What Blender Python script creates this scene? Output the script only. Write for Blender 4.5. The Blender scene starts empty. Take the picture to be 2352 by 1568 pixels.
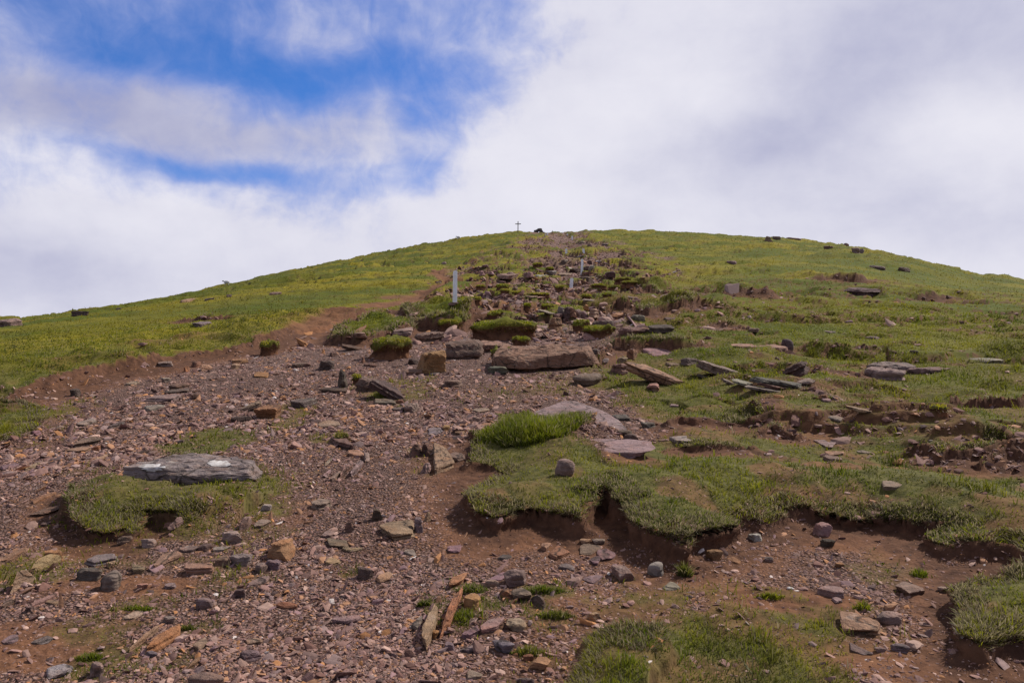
import bpy, math, random
import numpy as np
from mathutils import Vector, Matrix

rng = np.random.default_rng(7)
random.seed(7)
scene = bpy.context.scene
COL = scene.collection

# ------------------------------------------------------------------ noise
def _h(ix, iy, iz, s):
    n = (ix.astype(np.int64) * 374761393 + iy.astype(np.int64) * 668265263 + iz.astype(np.int64) * 2147483647 + s * 1274126177) & 0xFFFFFFFF
    n = ((n ^ (n >> 13)) * 1274126177) & 0xFFFFFFFF
    n = n ^ (n >> 16)
    return (n & 0xFFFFFF).astype(np.float64) / 0xFFFFFF

def vnoise(x, y, z=None, s=0):
    """value noise in -1..1"""
    x = np.asarray(x, float); y = np.asarray(y, float)
    two = z is None
    z = np.zeros_like(x) if two else np.asarray(z, float)
    x0 = np.floor(x); y0 = np.floor(y); z0 = np.floor(z)
    fx = x - x0; fy = y - y0; fz = z - z0
    fx = fx * fx * fx * (fx * (fx * 6 - 15) + 10); fy = fy * fy * fy * (fy * (fy * 6 - 15) + 10); fz = fz * fz * (3 - 2 * fz)
    def layer(k):
        a = _h(x0, y0, z0 + k, s); b = _h(x0 + 1, y0, z0 + k, s); c = _h(x0, y0 + 1, z0 + k, s); d = _h(x0 + 1, y0 + 1, z0 + k, s)
        t = a + (b - a) * fx; u = c + (d - c) * fx
        return t + (u - t) * fy
    v = layer(0)
    if not two:
        v = v + (layer(1) - v) * fz
    return v * 2 - 1

def fbm(x, y, z=None, s=0, o=4, g=.5, l=2.03):
    a = 1.; t = 0; n = 0
    x = np.asarray(x, float); y = np.asarray(y, float)
    for i in range(o):
        t = t + a * vnoise(x, y, z, s + i * 17); n += a
        a *= g; x = x * l + 11.3; y = y * l + 7.7
        if z is not None: z = np.asarray(z) * l + 3.1
    return t / n

def sstep(a, b, v):
    t = np.clip((v - a) / (b - a), 0, 1)
    return t * t * (3 - 2 * t)

# ------------------------------------------------------------------ camera model (layout is sketched on a 2352x1568 view of the place)
F = 2037.0; CX, CY = 1176.0, 784.0
PITCH = math.radians(4.0)
EYE = 1.65
cp, sp = math.cos(PITCH), math.sin(PITCH)

def ray(px, py):
    X = (np.asarray(px, float) - CX) / F; Y = (CY - np.asarray(py, float)) / F
    dy = cp - Y * sp; dz = sp + Y * cp
    return X / dy, dz / dy            # per metre of forward depth

CROPS = {'A': (0, 1050, 2.387), 'B': (830, 1050, 2.387), 'C': (1660, 1050, 2.387), '1': (0, 650, 2.94), '2': (700, 700, 2.94),
         '3': (1300, 700, 2.94), '4': (1760, 550, 2.614), '5': (1050, 520, 3.92), 'E': (820, 1380, 3.92), 'F': (0, 1340, 3.92), 'G': (1080, 640, 4.2), 'D': (0, 0, 1 / .91875)}
def D(c, x, y):
    ox, oy, s = CROPS[c]
    return ((x / s + ox) * .91875, (y / s + oy) * .91875) if c != 'D' else (float(x), float(y))

# ------------------------------------------------------------------ terrain
sy = np.array([-4000, -400, -60, 0, 25, 40, 100, 130, 200, 240, 275, 330, 500, 5000.])
sv = np.array([0, .02, .15, .175, .178, .187, .187, .21, .22, .2, .1, -.04, -.12, -.02])
_yy = np.concatenate([np.arange(-4000, -50, 5.), np.arange(-50, 500, .25), np.arange(500, 5000, 5.)])
_ss = np.interp(_yy, sy, sv)
_zz = np.concatenate([[0], np.cumsum((_ss[1:] + _ss[:-1]) / 2 * np.diff(_yy))])
_zz -= np.interp(0, _yy, _zz)

SKY = np.array([(-500, 850), (-200, 790), (0, 739), (80, 736), (160, 722), (312, 697), (400, 680), (515, 653), (620, 630), (735, 606), (860, 581), (965, 561), (1050, 548),
                (1120, 537), (1165, 532), (1200, 532), (1250, 533), (1290, 534), (1310, 533), (1345, 528), (1420, 528), (1500, 529), (1617, 535), (1700, 541), (1807, 546), (1900, 556),
                (1982, 568), (2060, 583), (2144, 602), (2200, 617), (2243, 628), (2300, 631), (2352, 640), (2500, 668), (2800, 740)], float)

def h0(x, y):
    q = np.where(x < 0, .0029, .0009)
    xx = np.minimum(np.abs(x), 120)
    extra = (np.abs(x) - xx)
    return np.interp(y, _yy, _zz) - q * xx * xx - extra * .18 * np.where(x < 0, 1.5, 1)

def fine_depths():
    return np.concatenate([np.linspace(1.2, 12, 1600), np.geomspace(12, 420, 2200)[1:]])
_dep = fine_depths()
_saz = np.linspace(-500, 2852, 130)
_sX, _ = ray(_saz, np.full_like(_saz, 600.))
_t = np.array([((h0(X * _dep, _dep) - EYE) / _dep)[400:].max() for X in _sX])
_tt = ray(_saz, np.interp(_saz, SKY[:, 0], SKY[:, 1]))[1]
_dt = _tt - _t
_dX = _sX
def hbase(x, y):
    z = h0(x, y)
    yc = np.maximum(y, 1e-3)
    d = np.interp(np.clip(x / yc, -1, 1), _dX, _dt)
    w = sstep(12, 75, y) * np.clip(320 / np.maximum(y, 1), 0, 1)
    z = z + np.where(y > 5, d * np.minimum(yc, 320) * w, 0)
    return z

def unproj(px, py, hf=None, dz=0.):
    hf = hf or hbase
    X, t = ray(px, py)
    zr = EYE + t * _dep
    zg = hf(X * _dep, _dep) + dz
    below = np.nonzero(zr <= zg)[0]
    if len(below) == 0:
        i = 500 + np.argmax(((zg - EYE) / _dep)[500:]); d = _dep[i]
    else:
        i = below[0]
        if i == 0: d = _dep[0]
        else:
            a = zr[i - 1] - zg[i - 1]; b = zr[i] - zg[i]
            d = _dep[i - 1] + (_dep[i] - _dep[i - 1]) * a / (a - b)
    return float(X * d), float(d)

# polar sheet around the standpoint: fine in front, coarse behind
daz = .00112
front = np.arange(-.78, .78, daz)
back = np.linspace(.78, 2 * math.pi - .78, 90)[:-1]
AZ = np.concatenate([front, back])
nf = len(front)
r = [.4, .8, 1.2, 1.6, 1.9, 2.1]
while r[-1] < 12: r.append(r[-1] * 1.0034)
while r[-1] < 45: r.append(r[-1] * 1.0066)
while r[-1] < 330: r.append(r[-1] * 1.0115)
while r[-1] < 4000: r.append(r[-1] * 1.12)
RR = np.array(r); nr = len(RR); na = len(AZ)
GX = RR[:, None] * np.sin(AZ)[None]; GY = RR[:, None] * np.cos(AZ)[None]
GZ = hbase(GX, GY)
DIST = np.broadcast_to(RR[:, None], GX.shape)

def seg_dist(x, y, P, closed=False):
    """unsigned distance to a polyline and arclength position 0..1"""
    P = np.asarray(P, float)
    Q = np.vstack([P, P[:1]]) if closed else P
    best = np.full(x.shape, 1e9); arc = np.zeros(x.shape)
    L = np.hypot(*np.diff(Q, axis=0).T); cum = np.concatenate([[0], np.cumsum(L)])
    for i in range(len(Q) - 1):
        ax, ay = Q[i]; bx, by = Q[i + 1]
        dx, dy = bx - ax, by - ay; l2 = dx * dx + dy * dy + 1e-12
        t = np.clip(((x - ax) * dx + (y - ay) * dy) / l2, 0, 1)
        d = np.hypot(x - ax - t * dx, y - ay - t * dy)
        m = d < best
        best[m] = d[m]; arc[m] = (cum[i] + t * L[i])[m]
    return best, arc, cum[-1]

def inside(x, y, P):
    P = np.asarray(P, float); n = len(P); c = np.zeros(x.shape, bool)
    j = n - 1
    for i in range(n):
        xi, yi = P[i]; xj, yj = P[j]
        m = ((yi > y) != (yj > y)) & (x < (xj - xi) * (y - yi) / (yj - yi + 1e-12) + xi)
        c ^= m; j = i
    return c

def poly(c, pts, dz=0.):
    return np.array([unproj(*D(c, *p), dz=dz) for p in pts])

GR = np.ones_like(GX)       # grass
GV = np.zeros_like(GX)      # gravel
SO = np.zeros_like(GX)      # dark bare earth, also shadow lines painted on the far slopes
DRY = np.zeros_like(GX)     # straw at rims
OX = np.zeros_like(GX); OY = np.zeros_like(GX)
DZ = np.zeros_like(GX)
print('grid', GX.shape)

# warped coordinates make every sketched outline ragged
wn = np.clip(DIST * .03, .02, .6)
WX = GX + fbm(GX / .2, GY / .2, s=15, o=2) * .05 * (DIST < 14) + fbm(GX / .55, GY / .55, s=5, o=4) * .16 + fbm(GX / .09, GY / .09, s=9, o=2) * .012
WY = GY + fbm(GX / .2, GY / .2, s=35, o=2) * .05 * (DIST < 14) + fbm(GX / .55, GY / .55, s=25, o=4) * .20 + fbm(GX / .09, GY / .09, s=29, o=2) * .013

TRAIL = [(-700, 1150), (0, 912), (100, 905), (200, 880), (300, 862), (400, 845), (500, 825), (600, 805), (690, 775), (760, 778), (800, 768), (930, 757), (950, 735), (1060, 745), (1090, 708), (1060, 692),
         (1150, 640), (1200, 600), (1250, 560), (1262, 543), (1308, 543), (1365, 560), (1420, 600), (1450, 640), (1480, 680), (1480, 700), (1450, 745), (1530, 765), (1420, 800), (1400, 835), (1440, 850),
         (1430, 900), (1480, 960), (1570, 985), (1470, 1050), (1400, 1085), (1350, 1060), (1240, 950), (1150, 955), (1100, 1000), (1085, 1060), (1065, 1130), (1075, 1200), (1200, 1262), (1350, 1262),
         (1500, 1290), (1600, 1262), (1680, 1235), (1780, 1180), (2000, 1182), (2150, 1222), (2250, 1300), (2200, 1420), (2120, 1500), (2060, 1640), (1900, 1640), (1950, 1490), (1850, 1400), (1700, 1385),
         (1560, 1425), (1350, 1440), (1260, 1520), (1270, 1800), (-700, 1800)]
TP = poly('D', TRAIL)
m = (GY > 0) & (DIST < 260)
dd, _, _ = seg_dist(WX[m], WY[m], TP, True)
ins = inside(WX[m], WY[m], TP)
sd = np.where(ins, dd, -dd)
v = sstep(-.06, .10, sd)
GR[m] = 1 - v; GV[m] = v
# upper trail: ragged turf steps among bare stones
yy_ = np.maximum(GY, .5)
hwz = np.interp(yy_, [0, 15, 20, 30, 60, 100, 150, 220, 270], [.0, .05, .13, .145, .115, .085, .05, .03, .02])
uz = (GX / yy_ - np.interp(yy_, [15, 30, 60, 150, 250], [.035, .045, .05, .055, .05])) / np.maximum(hwz, .01)
zone = sstep(1.25, .75, np.abs(uz) + .30 * fbm(GX / 1.8, GY / 3.0, s=71, o=3)) * sstep(15, 20, GY) * sstep(285, 240, GY)
wl = np.interp(yy_, [15, 40, 100, 250], [1.0, 1.5, 2.6, 4.])
pat = fbm(GX / wl + 31, GY / (wl * .9), s=77, o=5, g=.55)
bal = np.interp(np.abs(uz), [0, .5, 1.], [-.03, .02, .10]) + np.interp(yy_, [15, 25, 70, 140], [.03, -.03, -.07, -.16])
tf = pat + bal
GR = np.where(zone > .02, GR * (1 - zone) + zone * sstep(-.01, .03, tf), GR)
GV = np.where(zone > .02, GV * (1 - zone) + zone * (1 - sstep(-.05, .0, tf)) * .85, GV)
stepz = zone * sstep(-.035, .02, tf) * np.interp(yy_, [15, 30, 80, 250], [.13, .22, .34, .5])
stepz = stepz + zone * sstep(.16, .19, tf) * .6 * np.interp(yy_, [15, 30, 80, 250], [.10, .16, .26, .3])
DZ += stepz
SO = np.maximum(SO, zone * np.maximum(sstep(-.075, -.04, tf) * sstep(.012, -.01, tf), .8 * sstep(.145, .16, tf) * sstep(.192, .18, tf)))
GR *= 1 - zone * .9 * sstep(.14, .16, tf) * sstep(.195, .182, tf)
DRY = np.maximum(DRY, .5 * zone * sstep(.0, .03, tf) * sstep(.08, .03, tf))
# low ragged terracettes across the right-hand turf
zr = sstep(.6, 2.0, GX - .10 * GY) * sstep(5.5, 7.5, GY) * sstep(48, 26, GY)
tr = fbm(GX / 1.5 + 5, GY / .75, s=171, o=4, g=.5) + .12 * np.sin(GY * 2.1 + GX * .35 + 2 * fbm(GX / 3, GY / 3, s=173, o=2))
for lv, hh in ((-.22, .07), (-.06, .08), (.09, .09), (.25, .07)):
    k_ = sstep(.35, .6, .5 + .8 * fbm(GX / 2.2 + lv * 9, GY / 2.2, s=175, o=2)) * zr
    DZ += k_ * hh * sstep(lv - .07, lv + .02, tr)
    ed = k_ * sstep(lv - .07, lv - .04, tr) * sstep(lv + .015, lv - .005, tr)
    SO = np.maximum(SO, .7 * ed); GR *= 1 - .8 * ed
    DRY = np.maximum(DRY, .35 * k_ * sstep(lv, lv + .02, tr) * sstep(lv + .07, lv + .03, tr))
bare_r = zr * sstep(.30, .44, fbm(GX / .9, GY / .6, s=179, o=4))
GR *= 1 - .3 * bare_r
# low steps on the far slopes, with dark shadow lines painted along them
zf = sstep(28, 50, GY) * (1 - zone)
th2 = fbm(GX / 6 + 3, GY / 3.2, s=181, o=5, g=.58)
for lv in (-.12, .1, .26):
    k_ = zf * sstep(.4, .65, .5 + .8 * fbm(GX / 14 + lv * 7, GY / 14, s=183, o=2))
    DZ += k_ * .22 * sstep(lv - .025, lv + .02, th2)
    SO = np.maximum(SO, .55 * k_ * sstep(lv - .045, lv - .02, th2) * sstep(lv + .012, lv - .005, th2))

def paint(c, cx, cy, rx, ry, kind, amt, soft=.5, ns=.35):
    """soft ellipse of grass / soil / gravel"""
    x0, y0 = unproj(*D(c, cx, cy)); x1, _ = unproj(*D(c, cx + rx, cy)); _, y1 = unproj(*D(c, cx, cy - ry)); _, y2 = unproj(*D(c, cx, cy + ry))
    a = abs(x1 - x0) + .02; b = abs(y1 - y2) / 2 + .02; yc = (y1 + y2) / 2
    m = (np.abs(GX - x0) < 1.7 * a + .3) & (np.abs(GY - yc) < 1.7 * b + .3)
    if not m.any(): return
    q = np.hypot((WX[m] - x0) / a, (WY[m] - yc) / b)
    w = sstep(1 + soft * .5, 1 - soft * .5, q + ns * fbm(GX[m] / .12, GY[m] / .16, s=int(cx + cy), o=3)) * amt
    if kind == 'g': GR[m] = np.maximum(GR[m], w); GV[m] *= 1 - w
    elif kind == 's': GR[m] *= 1 - w; GV[m] *= 1 - w
    elif kind == 'v': GV[m] = np.maximum(GV[m], w); GR[m] *= 1 - w

# bare earth
for e in [('A', 700, 1010, 420, 60, .8), ('A', 250, 1330, 480, 150, .85), ('A', 900, 640, 330, 60, .8), ('A', 560, 780, 260, 60, .6), ('A', 1700, 560, 200, 110, .5),
          ('B', 1100, 700, 420, 130, .9), ('B', 1650, 640, 140, 140, .9), ('B', 1850, 800, 200, 60, .8), ('B', 1330, 960, 320, 110, .45), ('B', 1600, 1080, 330, 70, .6),
          ('B', 1820, 290, 170, 40, .8), ('C', 700, 1090, 320, 90, 1.), ('C', 900, 640, 380, 100, .85), ('C', 1500, 760, 260, 90, .7), ('C', 1300, 1420, 330, 120, .85), ('C', 1650, 1100, 200, 120, .7),
          ('C', 1000, 330, 180, 40, .8), ('C', 980, 80, 90, 30, .7), ('C', 1980, 320, 90, 25, .8), ('C', 1650, 620, 130, 30, .6), ('C', 1060, 270, 60, 12, .8),
          ('1', 300, 960, 420, 45, .95), ('1', 900, 820, 500, 45, .9), ('1', 1600, 660, 500, 60, 1.), ('1', 2200, 560, 260, 60, 1.), ('1', 2352, 520, 250, 50, 1.),
          ('2', 250, 330, 260, 60, 1.), ('2', 420, 280, 130, 26, .95), ('2', 560, 225, 140, 22, .95), ('2', 720, 175, 140, 16, .95), ('2', 880, 125, 150, 12, .9), ('2', 1060, 90, 120, 10, .9), ('2', 1180, 55, 70, 9, .8),
          ('2', 1000, 160, 180, 14, .8), ('2', 1450, 230, 160, 40, .8), ('2', 1750, 230, 190, 40, .9), ('2', 1380, 350, 100, 40, .8), ('2', 1100, 280, 110, 30, .8),
          ('G', 90, 150, 60, 10, .9), ('G', 60, 200, 45, 40, .9), ('G', 140, 250, 70, 12, .8),
          ('3', 700, 240, 260, 40, .8), ('3', 1150, 225, 200, 22, .6), ('3', 1500, 370, 210, 22, .8), ('3', 1380, 510, 120, 26, .8), ('3', 1000, 620, 170, 30, .6), ('3', 1500, 990, 330, 30, .8), ('3', 1900, 950, 160, 40, .8),
          ('3', 2230, 880, 180, 60, .75), ('3', 2260, 1150, 110, 60, .6), ('3', 850, 1360, 180, 40, .8), ('3', 1000, 1010, 170, 50, .6), ('4', 1900, 1260, 260, 45, .8), ('4', 1150, 1000, 140, 22, .7), ('4', 860, 1060, 140, 30, .6),
          ('4', 950, 1230, 150, 28, .5), ('4', 820, 1400, 90, 60, .7), ('4', 560, 930, 120, 20, .6)]:
    paint(e[0], e[1], e[2], e[3], e[4], 's', e[5] * (.62 if e[0] in '34' else 1))
# gravelly spots
for e in [('C', 750, 800, 330, 90, .9), ('C', 1550, 1120, 200, 90, .6), ('2', 1100, 310, 130, 30, .9), ('2', 1450, 260, 90, 25, .9), ('3', 850, 260, 170, 14, .7), ('3', 1450, 375, 150, 14, .8), ('5', 1640, 395, 190, 28, .9), ('5', 1360, 290, 110, 22, 1.),
          ('5', 1250, 560, 330, 40, .6), ('B', 1450, 870, 420, 70, .5), ('4', 800, 1230, 70, 60, .5), ('3', 600, 900, 230, 60, .6), ('3', 780, 760, 160, 30, .2), ('G', 500, 640, 150, 50, .9)]:
    paint(e[0], e[1], e[2], e[3], e[4], 'v', e[5])
# turf patches and thin green flushes
for e in [('A', 130, 900, 340, 130, .75), ('A', 60, 30, 200, 110, .95), ('A', 560, 780, 150, 45, .5), ('A', 900, 830, 160, 50, .5), ('A', 1330, 950, 170, 70, .45), ('A', 800, 1100, 130, 40, .6), ('A', 550, 1200, 190, 60, .45), ('A', 700, 1360, 170, 110, .6), ('A', 760, 1480, 260, 60, .6),
          ('A', 1100, 1240, 90, 30, .6), ('A', 1280, 840, 120, 30, .5), ('A', 1500, 700, 180, 60, .4), ('A', 550, 290, 90, 30, .4), ('A', 250, 150, 90, 25, .4),
          ('B', 820, 970, 110, 60, .7), ('B', 780, 1150, 70, 90, .7), ('B', 550, 1090, 60, 30, .7), ('B', 1280, 990, 150, 50, .65), ('B', 980, 1090, 130, 40, .75), ('B', 1300, 1150, 160, 60, .7), ('B', 1170, 1360, 110, 50, .75), ('B', 620, 1170, 50, 60, .6),
          ('B', 1750, 1100, 180, 60, .7), ('B', 2000, 1060, 220, 80, .8), ('B', 2130, 880, 70, 60, .8), ('B', 1080, 1520, 90, 40, .5), ('B', 1850, 930, 90, 30, .6), ('B', 640, 280, 60, 50, .6), ('B', 100, 920, 40, 25, .6),
          ('B', 30, 120, 80, 40, .5), ('B', 1750, 230, 70, 22, .9), ('B', 1900, 230, 60, 18, .6), ('C', 150, 1000, 330, 90, .6), ('C', 200, 1230, 400, 150, .85), ('C', 350, 1450, 600, 160, .85), ('C', 950, 1180, 200, 90, .5),
          ('C', 1200, 1110, 80, 40, .7), ('C', 1280, 1290, 110, 40, .7), ('C', 640, 1045, 90, 25, .85), ('C', 1350, 900, 240, 80, .6), ('C', 1320, 800, 80, 40, .6), ('C', 1850, 1300, 380, 60, .6), ('C', 900, 1330, 200, 50, .55),
          ('2', 620, 780, 120, 60, .5), ('2', 960, 800, 130, 90, .65), ('2', 720, 830, 70, 45, .8), ('2', 60, 940, 110, 40, .5), ('2', 120, 1020, 90, 40, .4), ('2', 360, 1190, 80, 40, .7), ('2', 1000, 1290, 60, 60, .4),
          ('2', 1620, 840, 230, 60, .3), ('3', 300, 770, 260, 70, .45), ('3', 560, 650, 160, 40, .7), ('3', 750, 760, 200, 90, .9), ('3', 150, 830, 150, 40, .4), ('3', 480, 590, 120, 26, .6), ('3', 900, 900, 190, 45, .6), ('1', 2070, 1190, 150, 50, .7), ('1', 2150, 1080, 100, 40, .5), ('1', 500, 1240, 90, 20, .4), ('1', 290, 1350, 70, 25, .5)]:
    paint(e[0], e[1], e[2], e[3], e[4], 'g', e[5], soft=.9, ns=.8)

def scarp(c, pts, h, e=.06, fade=1.5, back=None, closed=False, over=.05, taper=.25, earth=1., dome=.03, dry=1., grass=True, low=0.):
    P = poly(c, pts, dz=h * .9)
    if closed: Q = P
    else:
        if back is not None: Bk = poly(*back)
        else:
            ext = max(fade * 2, 3)
            Bk = np.array([[P[-1][0] + .3, P[-1][1] + ext], [P[0][0] - .3, P[0][1] + ext]])
        Q = np.vstack([P, Bk])
    x0, y0 = Q.min(0) - .6 - e; x1, y1 = Q.max(0) + .6 + e
    x0 -= low; y0 -= low
    m = (WX > x0) & (WX < x1) & (WY > y0) & (WY < y1)
    if not m.any(): return
    x, y = WX[m], WY[m]
    d, arc, L = seg_dist(x, y, P, closed)
    ins = inside(x, y, Q)
    s = np.where(ins, d, -d)
    tp = 1.
    if not closed:
        tl = taper * L
        tp = sstep(0, tl, arc) * sstep(0, tl, L - arc)
        # beyond the two ends nothing happens
        if back is None:
            for ea, eb in ((P[0], Q[-1]), (P[-1], Q[len(P)])):
                tp = tp * np.where(ins, sstep(0, min(.45 * fade, 1.2), seg_dist(x, y, [ea, eb])[0]), 1)
    e = min(e, .13) * 2.2 if c != 'D' else e * 2.2
    u = np.clip((s + e) / e, 0, 1); u = .45 * u ** 2 + .55 * sstep(.62, 1., u)
    prof = u * (1 - sstep(.15 * fade, fade, s)) if fade < 50 else u
    hh = h * np.clip(.80 + .85 * fbm(x / .7, y / .7, s=41, o=3), .12, 1.35)
    DZ[m] += tp * (hh * prof + dome * np.sqrt(sstep(-.02, .5, s)) * (1 - sstep(.3 * fade, fade, s) if fade < 50 else 1))
    if low: DZ[m] -= tp * low * sstep(-e - 1.2, -e, s) * (1 - u)
    # overhang: push the lip out over the hollow
    face = np.clip(.7 + 1.1 * fbm(x / .35, y / .35, s=45, o=2), 0, 1.4) * tp * np.exp(-((s) / (e * .35 + .03)) ** 2) * over
    ang = np.zeros((2,) + x.shape)
    eps = .02
    d2, _, _ = seg_dist(x + eps, y, P, closed); d3, _, _ = seg_dist(x, y + eps, P, closed)
    gx = (d2 - d) / eps; gy = (d3 - d) / eps
    sg = np.where(ins, -1, 1)
    lift = (u - .35)
    OX[m] += sg * gx * face * lift; OY[m] += sg * gy * face * lift
    bare = tp * sstep(-e - .22 - e, -e, s) * sstep(.02, -.015, s) * earth
    GR[m] *= 1 - bare
    GV[m] *= 1 - bare * .8
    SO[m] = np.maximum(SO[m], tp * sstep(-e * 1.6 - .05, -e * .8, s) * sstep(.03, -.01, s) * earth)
    if grass:
        gi = tp * sstep(0., .02, s) * sstep(max(.5, fade * .5), .1, s)
        gi = gi * (1 - .7 * sstep(.1, .4, fbm(x / .16, y / .16, s=47, o=3)) * sstep(.35, .05, s))
        GR[m] = np.maximum(GR[m], gi); GV[m] *= 1 - gi
        DRY[m] = np.maximum(DRY[m], tp * dry * sstep(-.03, .0, s) * sstep(.20, .03, s))

# left-hand bank under the grass field
scarp('D', [(-500, 1050), (-200, 950), (0, 886), (100, 868), (210, 838), (330, 818), (440, 797), (540, 785), (620, 765), (660, 748), (720, 738), (780, 721), (840, 707), (900, 695)],
      .20, e=.20, fade=5, over=.03, taper=.12, back=('D', [(900, 660), (-500, 900)]), dome=.03, dry=.5)
# tussock shelf beside the side path, shelf below the tall post
scarp('D', [(758, 768), (775, 752), (840, 724), (880, 713), (930, 716), (948, 735), (935, 752), (880, 760), (820, 768)], .20, e=.12, fade=99, closed=True, dome=.08)
scarp('D', [(921, 708), (960, 698), (1000, 690), (1060, 690), (1092, 700), (1085, 716), (1060, 733), (1000, 732), (950, 726), (930, 718)], .26, e=.12, fade=99, closed=True, dome=.06)
# main turf ledge, centre to right
MAIN = [D('B', *p) for p in [(905, 10), (880, 110), (850, 185), (985, 225), (930, 265), (830, 330), (775, 430), (795, 500), (920, 565), (945, 600), (1100, 555), (1200, 545), (1300, 560), (1400, 585), (1535, 600), (1570, 520),
                             (1620, 455), (1700, 445), (1780, 475), (1760, 560), (1850, 640), (1980, 705), (2080, 745)]] + \
       [D('C', *p) for p in [(100, 745), (250, 705), (370, 645), (400, 595), (470, 565), (560, 560), (640, 505), (750, 495), (850, 505), (1000, 525), (1120, 505), (1300, 545), (1420, 565), (1540, 595), (1640, 610), (1590, 665), (1720, 705), (1850, 705),
                             (2000, 745), (2090, 790), (1980, 870), (1890, 950), (1800, 1020), (1830, 1090), (1770, 1160), (1800, 1240), (2000, 1270), (2300, 1290), (2700, 1300), (3300, 1250)]]
scarp('D', MAIN, .115, e=.08, fade=1.8, over=.09, taper=.02, back=('D', [(3100, 1000), (1600, 820), (1200, 925)]), dome=.085)
# mound that carries the painted slab
scarp('A', [(560, 350), (470, 420), (425, 480), (440, 535), (520, 575), (600, 592), (700, 602), (830, 612), (860, 555), (1000, 540), (1100, 560), (1220, 600)], .10, e=.06, fade=1.1, over=.08, taper=.16,
      back=('A', [(1750, 400), (1500, 100), (1000, 80), (980, 180)]), dome=.05)
paint('A', 1130, 480, 620, 200, 'g', .9, soft=.6); paint('A', 1250, 140, 270, 80, 'g', .95, soft=.6)

SC = [('3', [(870, 950), (1000, 970), (1110, 1010), (1180, 990), (1250, 978), (1400, 988), (1500, 968), (1620, 962), (1725, 955), (1745, 930), (1800, 892), (1900, 872), (2040, 885)], .20, .08, 1.8),
      ('4', [(1560, 1200), (1680, 1165), (1800, 1170), (1900, 1162), (2000, 1172), (2100, 1160), (2300, 1150)], .20, .08, 2.2),
      ('4', [(600, 990), (720, 978), (800, 988), (900, 993), (980, 988), (1050, 962)], .17, .07, 1.6),
      ('3', [(575, 560), (605, 465), (650, 422), (760, 420), (860, 430), (1000, 427), (1100, 440), (1200, 457), (1300, 457), (1400, 442), (1650, 457)], .34, .10, 3.),
      ('3', [(1300, 315), (1450, 320), (1560, 327), (1700, 340), (1880, 347)], .16, .09, 2.5),
      ('3', [(540, 215), (620, 197), (700, 190), (800, 195), (880, 207), (960, 232), (1010, 197), (1200, 197), (1330, 187), (1500, 192), (1700, 207)], .40, .12, 3.5),
      ('3', [(770, 100), (900, 90), (1050, 100), (1200, 100), (1350, 107)], .38, .12, 5),
      ('C', [(1300, 170), (1480, 160), (1600, 180), (1700, 203), (1850, 192), (2000, 172), (2200, 182)], .11, .07, 1.2),
      ('C', [(-40, 160), (150, 132), (300, 137), (450, 152), (600, 177), (660, 160)], .09, .06, 1.),
      ('5', [(540, 548), (700, 535), (750, 520), (850, 507), (980, 500), (1100, 487), (1230, 472), (1420, 472)], .5, .2, 8), ('5', [(1880, 452), (2050, 446), (2200, 441), (2270, 446)], .5, .2, 8), ('5', [(1850, 515), (1950, 530), (2100, 546), (2290, 546)], .5, .2, 8),
      ('5', [(1770, 570), (1850, 575), (1930, 578), (2010, 575)], .4, .2, 6), ('5', [(2030, 655), (2120, 668), (2260, 680)], .4, .15, 5), ('5', [(1380, 350), (1450, 346), (1540, 352)], .5, .25, 9),
      ('5', [(1900, 410), (1990, 412), (2060, 404)], .4, .25, 8), ('5', [(1190, 368), (1260, 364), (1320, 368)], .5, .25, 9), ('5', [(1840, 320), (1920, 322), (1990, 318)], .5, .25, 9), ('5', [(2060, 298), (2140, 302), (2220, 296)], .5, .25, 9), ('5', [(560, 478), (620, 470), (690, 462)], .4, .25, 8), ('5', [(400, 525), (520, 515), (650, 505)], .4, .25, 8),
      ('G', [(530, 560), (620, 522), (700, 517), (800, 532), (960, 520), (1050, 510), (1150, 505)], .40, .14, 4), ('G', [(1370, 440), (1400, 388), (1550, 382), (1690, 402)], .36, .12, 4), ('G', [(1120, 285), (1180, 247), (1300, 250), (1420, 262)], .4, .15, 5), ('G', [(540, 315), (620, 272), (780, 277)], .4, .15, 5),
      ('4', [(0, 485), (200, 480), (420, 485), (560, 478)], .3, .2, 6), ('4', [(640, 383), (800, 378), (1000, 392), (1180, 388)], .35, .3, 8), ('4', [(1150, 505), (1400, 500), (1700, 505), (2000, 510)], .3, .3, 6), ('1', [(1300, 420), (1500, 428), (1800, 415)], .15, .2, 5),
      ('4', [(830, 860), (1000, 850), (1150, 862)], .05, .06, 1.5), ('4', [(1420, 895), (1500, 885), (1560, 893)], .07, .06, 1.5), ('C', [(500, 60), (640, 30), (800, 60), (900, 50)], .08, .06, 1.), ('C', [(1880, 250), (1960, 200), (2148, 190), (2300, 200)], .12, .08, 1.4), ('4', [(300, 1360), (420, 1345), (560, 1360), (640, 1350)], .07, .05, 1.)]
for s in SC:
    scarp(s[0], s[1], s[2] * .68, e=s[3], fade=s[4], over=.05, taper=.2)
# near turf patch at the lower edge and left-edge turf
scarp('B', [(1300, 1620), (1310, 1500), (1390, 1390), (1440, 1310), (1520, 1250), (1640, 1230), (1800, 1250), (2050, 1260)], .085, e=.10, fade=1., over=.03, taper=.1, back=('B', [(2050, 1400), (1900, 1620)]), earth=.5)
scarp('1', [(-200, 1060), (0, 1030), (150, 1025), (260, 1060), (330, 1130), (300, 1230), (150, 1290), (-200, 1330)], .06, e=.15, fade=99, closed=True, earth=.2, over=0)
# mound with the tall grass
scarp('B', [(880, 110), (930, 30), (1000, -20), (1150, -30), (1330, -10), (1450, 40), (1490, 110), (1300, 150), (1050, 150)], .05, e=.2, fade=99, closed=True, earth=0, over=0)

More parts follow.
